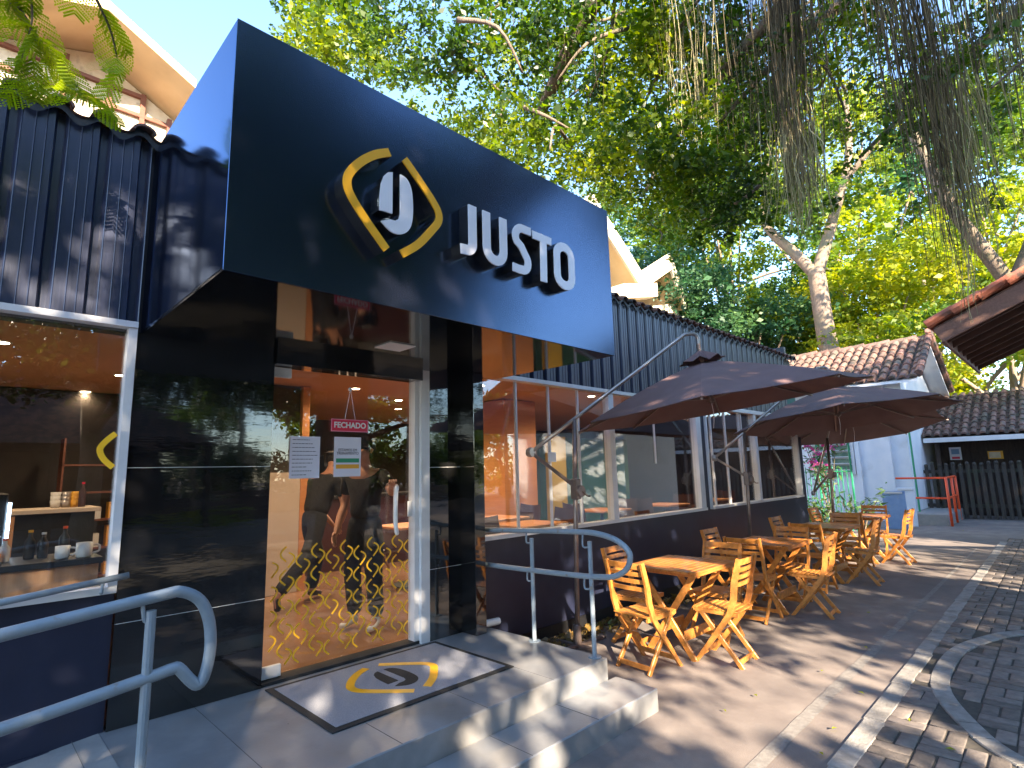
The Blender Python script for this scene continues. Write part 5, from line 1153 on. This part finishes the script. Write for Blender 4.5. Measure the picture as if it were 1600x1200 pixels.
def hand_parts(V_, E_, R_, w, d, up, sgn):
    """palm and five fingers grown from wrist vertex index w along d, curling towards up"""
    p = Vector(V_[w]); d = Vector(d).normalized(); up = Vector(up).normalized(); sd_ = d.cross(up).normalized()*sgn
    pm = len(V_); V_.append(tuple(p+d*.055)); E_.append((w, pm)); R_.append((.030,.018))
    for k, (off, ln) in enumerate(((-.028,.062),(-.010,.074),(.009,.070),(.026,.054))):
        b0 = p+d*.085+sd_*off; i0 = len(V_); V_.append(tuple(b0)); E_.append((pm, i0)); R_.append(.010)
        b1 = b0+d*ln*.5+up*ln*.18; V_.append(tuple(b1)); E_.append((i0, i0+1)); R_.append(.0088)
        b2 = b1+d*ln*.3+up*ln*.42; V_.append(tuple(b2)); E_.append((i0+1, i0+2)); R_.append(.0075)
    i0 = len(V_); V_.append(tuple(p+d*.035-sd_*.036+up*.012)); E_.append((pm, i0)); R_.append(.011)
    V_.append(tuple(p+d*.072-sd_*.050+up*.028)); E_.append((i0, i0+1)); R_.append(.009)
def person(name, loc, rz, J, label, shoe, sleeve='black_cloth'):
    """J: joints in local metres; +y forward"""
    t = empty(name, loc, rz, label, 'person')
    V_ = [J['pelvis'], J['waist'], J['chest'], J['neck'], J['chin'], J['skull']]; E_ = [(0,1),(1,2),(2,3),(3,4),(4,5)]; R_ = [(.135,.11),(.125,.095),(.155,.105),(.052,.052),(.066,.075),(.082,.098)]
    for s in 'LR':
        i = len(V_); V_ += [J['hip'+s], J['knee'+s], J['calf'+s], J['ankle'+s], J['toe'+s]]; E_ += [(0,i),(i,i+1),(i+1,i+2),(i+2,i+3),(i+3,i+4)]; R_ += [.085,.056,.052,.036,.032]
        i = len(V_); V_ += [J['sh'+s], J['elbow'+s], J['fore'+s], J['wrist'+s]]; E_ += [(2,i),(i,i+1),(i+1,i+2),(i+2,i+3)]; R_ += [.056,.040,.038,.026]
        d = Vector(J['wrist'+s])-Vector(J['fore'+s]); hand_parts(V_, E_, R_, i+3, d, J.get('curl'+s, (0,-.2,-1)), 1 if s == 'L' else -1)
    body = skin_mesh('body', V_, E_, R_, 'skin', t)
    # face: nose, ears, eyes on the head
    hd = Vector(J['skull']); fw = Vector(J['face']).normalized(); sdv = fw.cross(Vector((0,0,1))).normalized(); upv = sdv.cross(fw)
    mb = MB()
    mb.tube([hd+fw*.088+upv*-.005, hd+fw*.108-upv*.035, hd+fw*.09-upv*.045], [.008,.013,.008], 8)
    for s in (-1, 1): mb.tube([hd+sdv*s*.078-upv*.0, hd+sdv*s*.092-upv*.02-fw*.01, hd+sdv*s*.08-upv*.05], [.010,.016,.009], 8)
    mb.build('face', 'skin', t, smooth=True)
    mb = MB()
    for s in (-1, 1): mb.lathe([(.003,-.006),(.009,0),(.003,.006)], hd+fw*.086+sdv*s*.032+upv*.004, 8, 'y')
    mb.tube([hd+fw*.088-sdv*.022-upv*.068, hd+fw*.094-upv*.066, hd+fw*.088+sdv*.022-upv*.068], .004, 6)
    mb.build('eyes', 'hair', t)
    skin_mesh('hair', [tuple(hd-fw*.012+upv*.02), tuple(hd-fw*.02+upv*.055), tuple(hd-fw*.055-upv*.02), tuple(hd+fw*.05+upv*.072)], [(0,1),(0,2),(1,3)], [.086,.080,.068,.042], 'hair', t)
    # t-shirt
    V_ = [tuple(Vector(J['pelvis'])*.8+Vector(J['waistlow'])*.2), J['waist'], J['chest'], J['collar']]; E_ = [(0,1),(1,2),(2,3)]; R_ = [(.185,.17),(.172,.15),(.190,.145),(.075,.075)]
    for s in 'LR':
        i = len(V_); a = Vector(J['sh'+s]); b = Vector(J['elbow'+s]); V_ += [tuple(a), tuple(a+(b-a)*.75)]; E_ += [(2,i),(i,i+1)]; R_ += [.078,.066]
    skin_mesh('shirt', V_, E_, R_, sleeve, t)
    V_ = [J['pelvis'], tuple(Vector(J['waistlow'])*.3+Vector(J['waist'])*.7)]; E_ = [(0,1)]; R_ = [(.160,.138),(.155,.130)]
    for s in 'LR':
        i = len(V_); V_ += [J['hip'+s], J['knee'+s], J['calf'+s], tuple(Vector(J['ankle'+s])*.97+Vector(J['calf'+s])*.03)]; E_ += [(0,i),(i,i+1),(i+1,i+2),(i+2,i+3)]; R_ += [.108,.086,.080,.074]
    skin_mesh('trousers', V_, E_, R_, 'black_cloth', t)
    for s in 'LR':
        a = Vector(J['ankle'+s]); b = Vector(J['toe'+s]); d = (b-a).normalized()
        skin_mesh('shoe', [tuple(a-d*.05-Vector((0,0,.035))), tuple(a-Vector((0,0,.03))+d*.03), tuple(b*.5+a*.5-Vector((0,0,.012))), tuple(b+d*.02), tuple(a+Vector((0,0,.02)))], [(0,1),(1,2),(2,3),(1,4)], [(.045,.040),(.046,.045),(.048,.036),(.040,.026),.045], shoe, t)
    return t
JA = dict(pelvis=(0,0,.90), waistlow=(0,.03,.97), waist=(0,.06,1.06), chest=(0,.16,1.30), neck=(0,.24,1.45), collar=(0,.20,1.41), chin=(0,.32,1.50), skull=(0,.32,1.58), face=(0,.82,-.55),
  hipL=(-.10,0,.86), kneeL=(-.11,.20,.49), calfL=(-.11,.17,.36), ankleL=(-.11,.10,.09), toeL=(-.11,.25,.045),
  hipR=(.10,-.02,.86), kneeR=(.11,-.22,.48), calfR=(.11,-.38,.38), ankleR=(.11,-.62,.19), toeR=(.11,-.60,.05),
  shL=(-.19,.16,1.36), elbowL=(-.21,.26,1.06), foreL=(-.17,.33,.95), wristL=(-.08,.40,.82), curlL=(.5,-.3,-.4),
  shR=(.19,.16,1.36), elbowR=(.20,.27,1.07), foreR=(.16,.34,.96), wristR=(.05,.42,.84), curlR=(-.5,-.3,-.4))
person('person', (3.02,6.30,.30), R(-68), JA, 'person in black t-shirt and trousers stepping and bending forward inside the cafe', 'black')
JB = dict(pelvis=(0,0,.93), waistlow=(0,0,1.0), waist=(0,.0,1.10), chest=(0,.01,1.34), neck=(0,.02,1.50), collar=(0,.01,1.46), chin=(0,.06,1.56), skull=(0,.05,1.645), face=(0,1,-.1),
  hipL=(-.10,0,.89), kneeL=(-.12,.03,.50), calfL=(-.12,.01,.37), ankleL=(-.13,-.02,.09), toeL=(-.17,.15,.04),
  hipR=(.10,0,.89), kneeR=(.12,.02,.50), calfR=(.12,.0,.37), ankleR=(.12,-.04,.09), toeR=(.14,.13,.04),
  shL=(-.19,.01,1.41), elbowL=(-.38,.13,1.22), foreL=(-.43,.22,1.26), wristL=(-.51,.34,1.31), curlL=(-.2,.2,-1),
  shR=(.19,.01,1.41), elbowR=(.25,-.03,1.12), foreR=(.25,.05,1.0), wristR=(.22,.14,.88), curlR=(-.6,.3,-.3))
person('person', (2.83,4.84,.30), R(115), JB, 'person in black clothes and white sneakers standing behind the door holding its white handle', 'shoe_white')

# ================================================================== THINGS INSIDE THE CAFE
def part(mb, name, m, t, **k): return mb.build(name, m, t, **k)
t = empty('bar_counter', (.2,5.0,.3), 0, 'low counter with black top and plain wood front inside the left window', 'counter')
mb = MB(); mb.cbox(-1.2, .60, -.2, .35, .84, .88, .004); part(mb, 'counter_top', 'black', t)
mb = MB(); mb.box(.28-.2, .58, -.17, -.14, .03, .84); mb.box(.55,.58,-.14,.3,0,.84); part(mb, 'front_panel', 'int_wood', t)
mb = MB(); mb.box(-1.15, .07, -.12, .30, 0, .84); part(mb, 'body', 'int_dark', t)
t = empty('back_counter', (.3,7.1,.3), 0, 'taller dark display counter with wooden ends behind the low counter', 'counter')
mb = MB(); mb.cbox(-1.4, .78, -.3, .3, 1.11, 1.15, .004); part(mb, 'counter_top', 'beige_panel', t)
mb = MB(); mb.box(-1.35, .74, -.26, .28, 0, 1.11); part(mb, 'body', 'black', t)
for x in (-.25, .02):
    mb = MB(); mb.box(x, x+.13, -.29, -.262, 0, 1.10); part(mb, 'end_panel', 'int_wood', t)
def mug(x, y, z, label, m='ceramic', s=1.0):
    t = empty('mug', (x,y,z), 0, label, 'mug'); mb = MB()
    mb.lathe([(.034*s,0),(.040*s,.01),(.042*s,.085*s),(.038*s,.085*s),(.036*s,.012)], (0,0,0), 20); part(mb, 'cup', m, t, smooth=True)
    mb = MB(); mb.tube(smooth_path([(.04*s,0,.07*s),(.072*s,0,.062*s),(.072*s,0,.03*s),(.04*s,0,.02*s)], 4), .006*s, 8); part(mb, 'handle', m, t, smooth=True)
mug(.70, 4.88, 1.182, 'cream mug on the black counter top, the larger of the two', s=1.15); mug(.585, 4.90, 1.182, 'patterned grey mug left of the cream mug', 'alu')
def bottle(x, y, z, h, m, capm, label):
    t = empty('bottle', (x,y,z), 0, label, 'bottle'); mb = MB(); mb.lathe([(.028,0),(.03,.01),(.03,h*.6),(.012,h*.78),(.012,h*.92)], (0,0,0), 14); part(mb, 'body', m, t, smooth=True)
    mb = MB(); mb.lathe([(.014,h*.92),(.014,h),(.01,h)], (0,0,0), 12); part(mb, 'cap', capm, t)
bottle(.62, 5.15, 1.182, .20, 'black', 'red_paint', 'dark sauce bottle with red cap behind the mugs')
bottle(.50, 5.10, 1.182, .17, 'int_dark', 'alu', 'small dark bottle with grey cap on the counter')
bottle(.43, 5.12, 1.182, .19, 'int_dark', 'orange_ink', 'dark bottle with orange cap on the counter')
bottle(.30, 5.05, 1.182, .15, 'ceramic', 'red_paint', 'white condiment bottle with red cap at the left of the counter')
bottle(.25, 4.98, 1.182, .10, 'orange_ink', 'black', 'short orange jar with black lid at the left of the counter')
bottle(.95, 7.0, 1.452, .24, 'maroon', 'red_sign', 'pink red tumbler on the tall back counter')
for k, (x, m) in enumerate(((.75,'ceramic'),(.83,'steel'),(.90,'orange_ink'))):
    t = empty('cup_stack', (x,7.05,1.452), 0, ('white','steel','orange')[k]+' stacked cups on the tall back counter', 'cups'); mb = MB()
    for j in range(3): mb.lathe([(.035,j*.04),(.045,j*.04+.07)], (0,0,0), 14)
    part(mb, 'cups', m, t, smooth=True)
def shell_chair(x, y, rz, label, m):
    t = empty('shell_chair', (x,y,.3), R(rz), label, 'chair'); V_ = []; F_ = []; nx, ny = 8, 12
    for i in range(ny+1):
        f = i/ny
        for j in range(nx+1):
            s_ = j/nx*2-1; wv = .23*(1-.25*max(0,f-.6)); yy = .22-.42*min(f/.55,1)-.10*max(0,f-.55); zz = .44+.02*(2*f-.5)**2+(.78*max(0,f-.5)) + .05*s_*s_*(1 if f < .75 else 1.6-f)
            V_.append((s_*wv, yy+.06*s_*s_*(f > .5), zz))
    for i in range(ny):
        for j in range(nx): q_ = i*(nx+1)+j; F_.append((q_, q_+1, q_+nx+2, q_+nx+1))
    n0 = len(V_); V2 = [(a, b, c-.008) for a, b, c in V_]
    mb = MB(); mb.add(V_+V2, F_+[tuple(n0+i for i in reversed(f)) for f in F_]); part(mb, 'shell', m, t, smooth=True, recalc=False)
    for (a, b) in ((-.2,.18),(.2,.18),(-.2,-.2),(.2,-.2)):
        mb = MB(); mb.tube([(a*.5,b*.5,.43),(a,b,0)], .012, 8); part(mb, 'leg', 'int_wood', t)
    return t
shell_chair(.15, 4.62, 200, 'black moulded shell chair close behind the left window glass', 'black')
t = empty('wall_shelf', (1.3,8.2,.3), 0, 'dark shelving with small goods at the end of the back counter', 'shelf')
mb = MB()
for z in (.3,.62,.94,1.26,1.58): mb.box(-.4, .5, 0, .3, z, z+.02)
for x in (-.4,.48): mb.box(x, x+.02, 0, .3, 0, 1.9)
part(mb, 'frame', 'wood_red', t)
for k in range(12):
    mb = MB(); x = -.32+.2*(k % 4); z = .322+.32*(k//4); mb.box(x, x+.13, .04, .2, z, z+random.uniform(.12,.24)); part(mb, 'packet', ('red_sign','ceramic','orange_ink','maroon')[k % 4], t)
t = empty('display_fridge', (.05,6.0,.3), 0, 'glass display fridge with cold white edge light at the far left', 'fridge')
mb = MB(); mb.cbox(-.9, .28, -.3, .3, 0, 1.32, .01); part(mb, 'body', 'black', t)
mb = MB(); mb.box(.281, .30, -.32, -.29, .1, 1.25); part(mb, 'edge_light', 'cold_glow', t)
mb = MB()
for z in (.35,.7,1.0): mb.box(-.85, .26, -.312, -.302, z, z+.012)
part(mb, 'shelf_edge', 'alu', t)
t = empty('service_bar', (4.6,8.3,.3), 0, 'dark red service bar with black top across the cafe behind the door', 'counter')
mb = MB(); mb.cbox(-1.3, 1.5, -.35, .35, 1.05, 1.10, .006); part(mb, 'counter_top', 'black', t)
mb = MB(); mb.box(-1.25, 1.45, -.3, .3, 0, 1.05); part(mb, 'body', 'maroon', t)
t = empty('coffee_machine', (4.3,8.2,1.40), 0, 'tall dark coffee machine with chrome fittings on the service bar', 'coffee machine')
mb = MB(); mb.cbox(-.22, .22, -.2, .2, .0, .62, .02); part(mb, 'body', 'black', t)
mb = MB()
for x in (-.14,0,.14): mb.tube([(x,-.24,.12),(x,-.24,.42)], .012, 8)
mb.tube([(-.2,-.23,.45),(.2,-.23,.45)], .014, 8); part(mb, 'fittings', 'alu', t)
for i, (x, y) in enumerate(((5.6,6.0),(5.2,4.95),(7.6,5.6),(9.2,5.4),(11.0,5.4),(4.3,6.2))):
    t = empty('dining_table', (x,y,.3), 0, 'orange wood topped cafe table inside the long windows', 'table', 'cafe tables behind the long windows')
    mb = MB(); mb.cbox(-.38, .38, -.32, .32, .72, .75, .006); part(mb, 'table_top', 'int_orange', t)
    mb = MB(); mb.tube([(0,0,.02),(0,0,.72)], .03, 10); mb.lathe([(.24,0),(.24,.015),(.04,.03)], (0,0,0), 18); part(mb, 'pedestal', 'black', t)
    for s in (-1, 1):
        o = shell_chair(x+s*.55, y, 90 if s > 0 else -90, 'dark red shell chair beside an orange cafe table', 'maroon'); o['group'] = 'shell chairs behind the long windows'
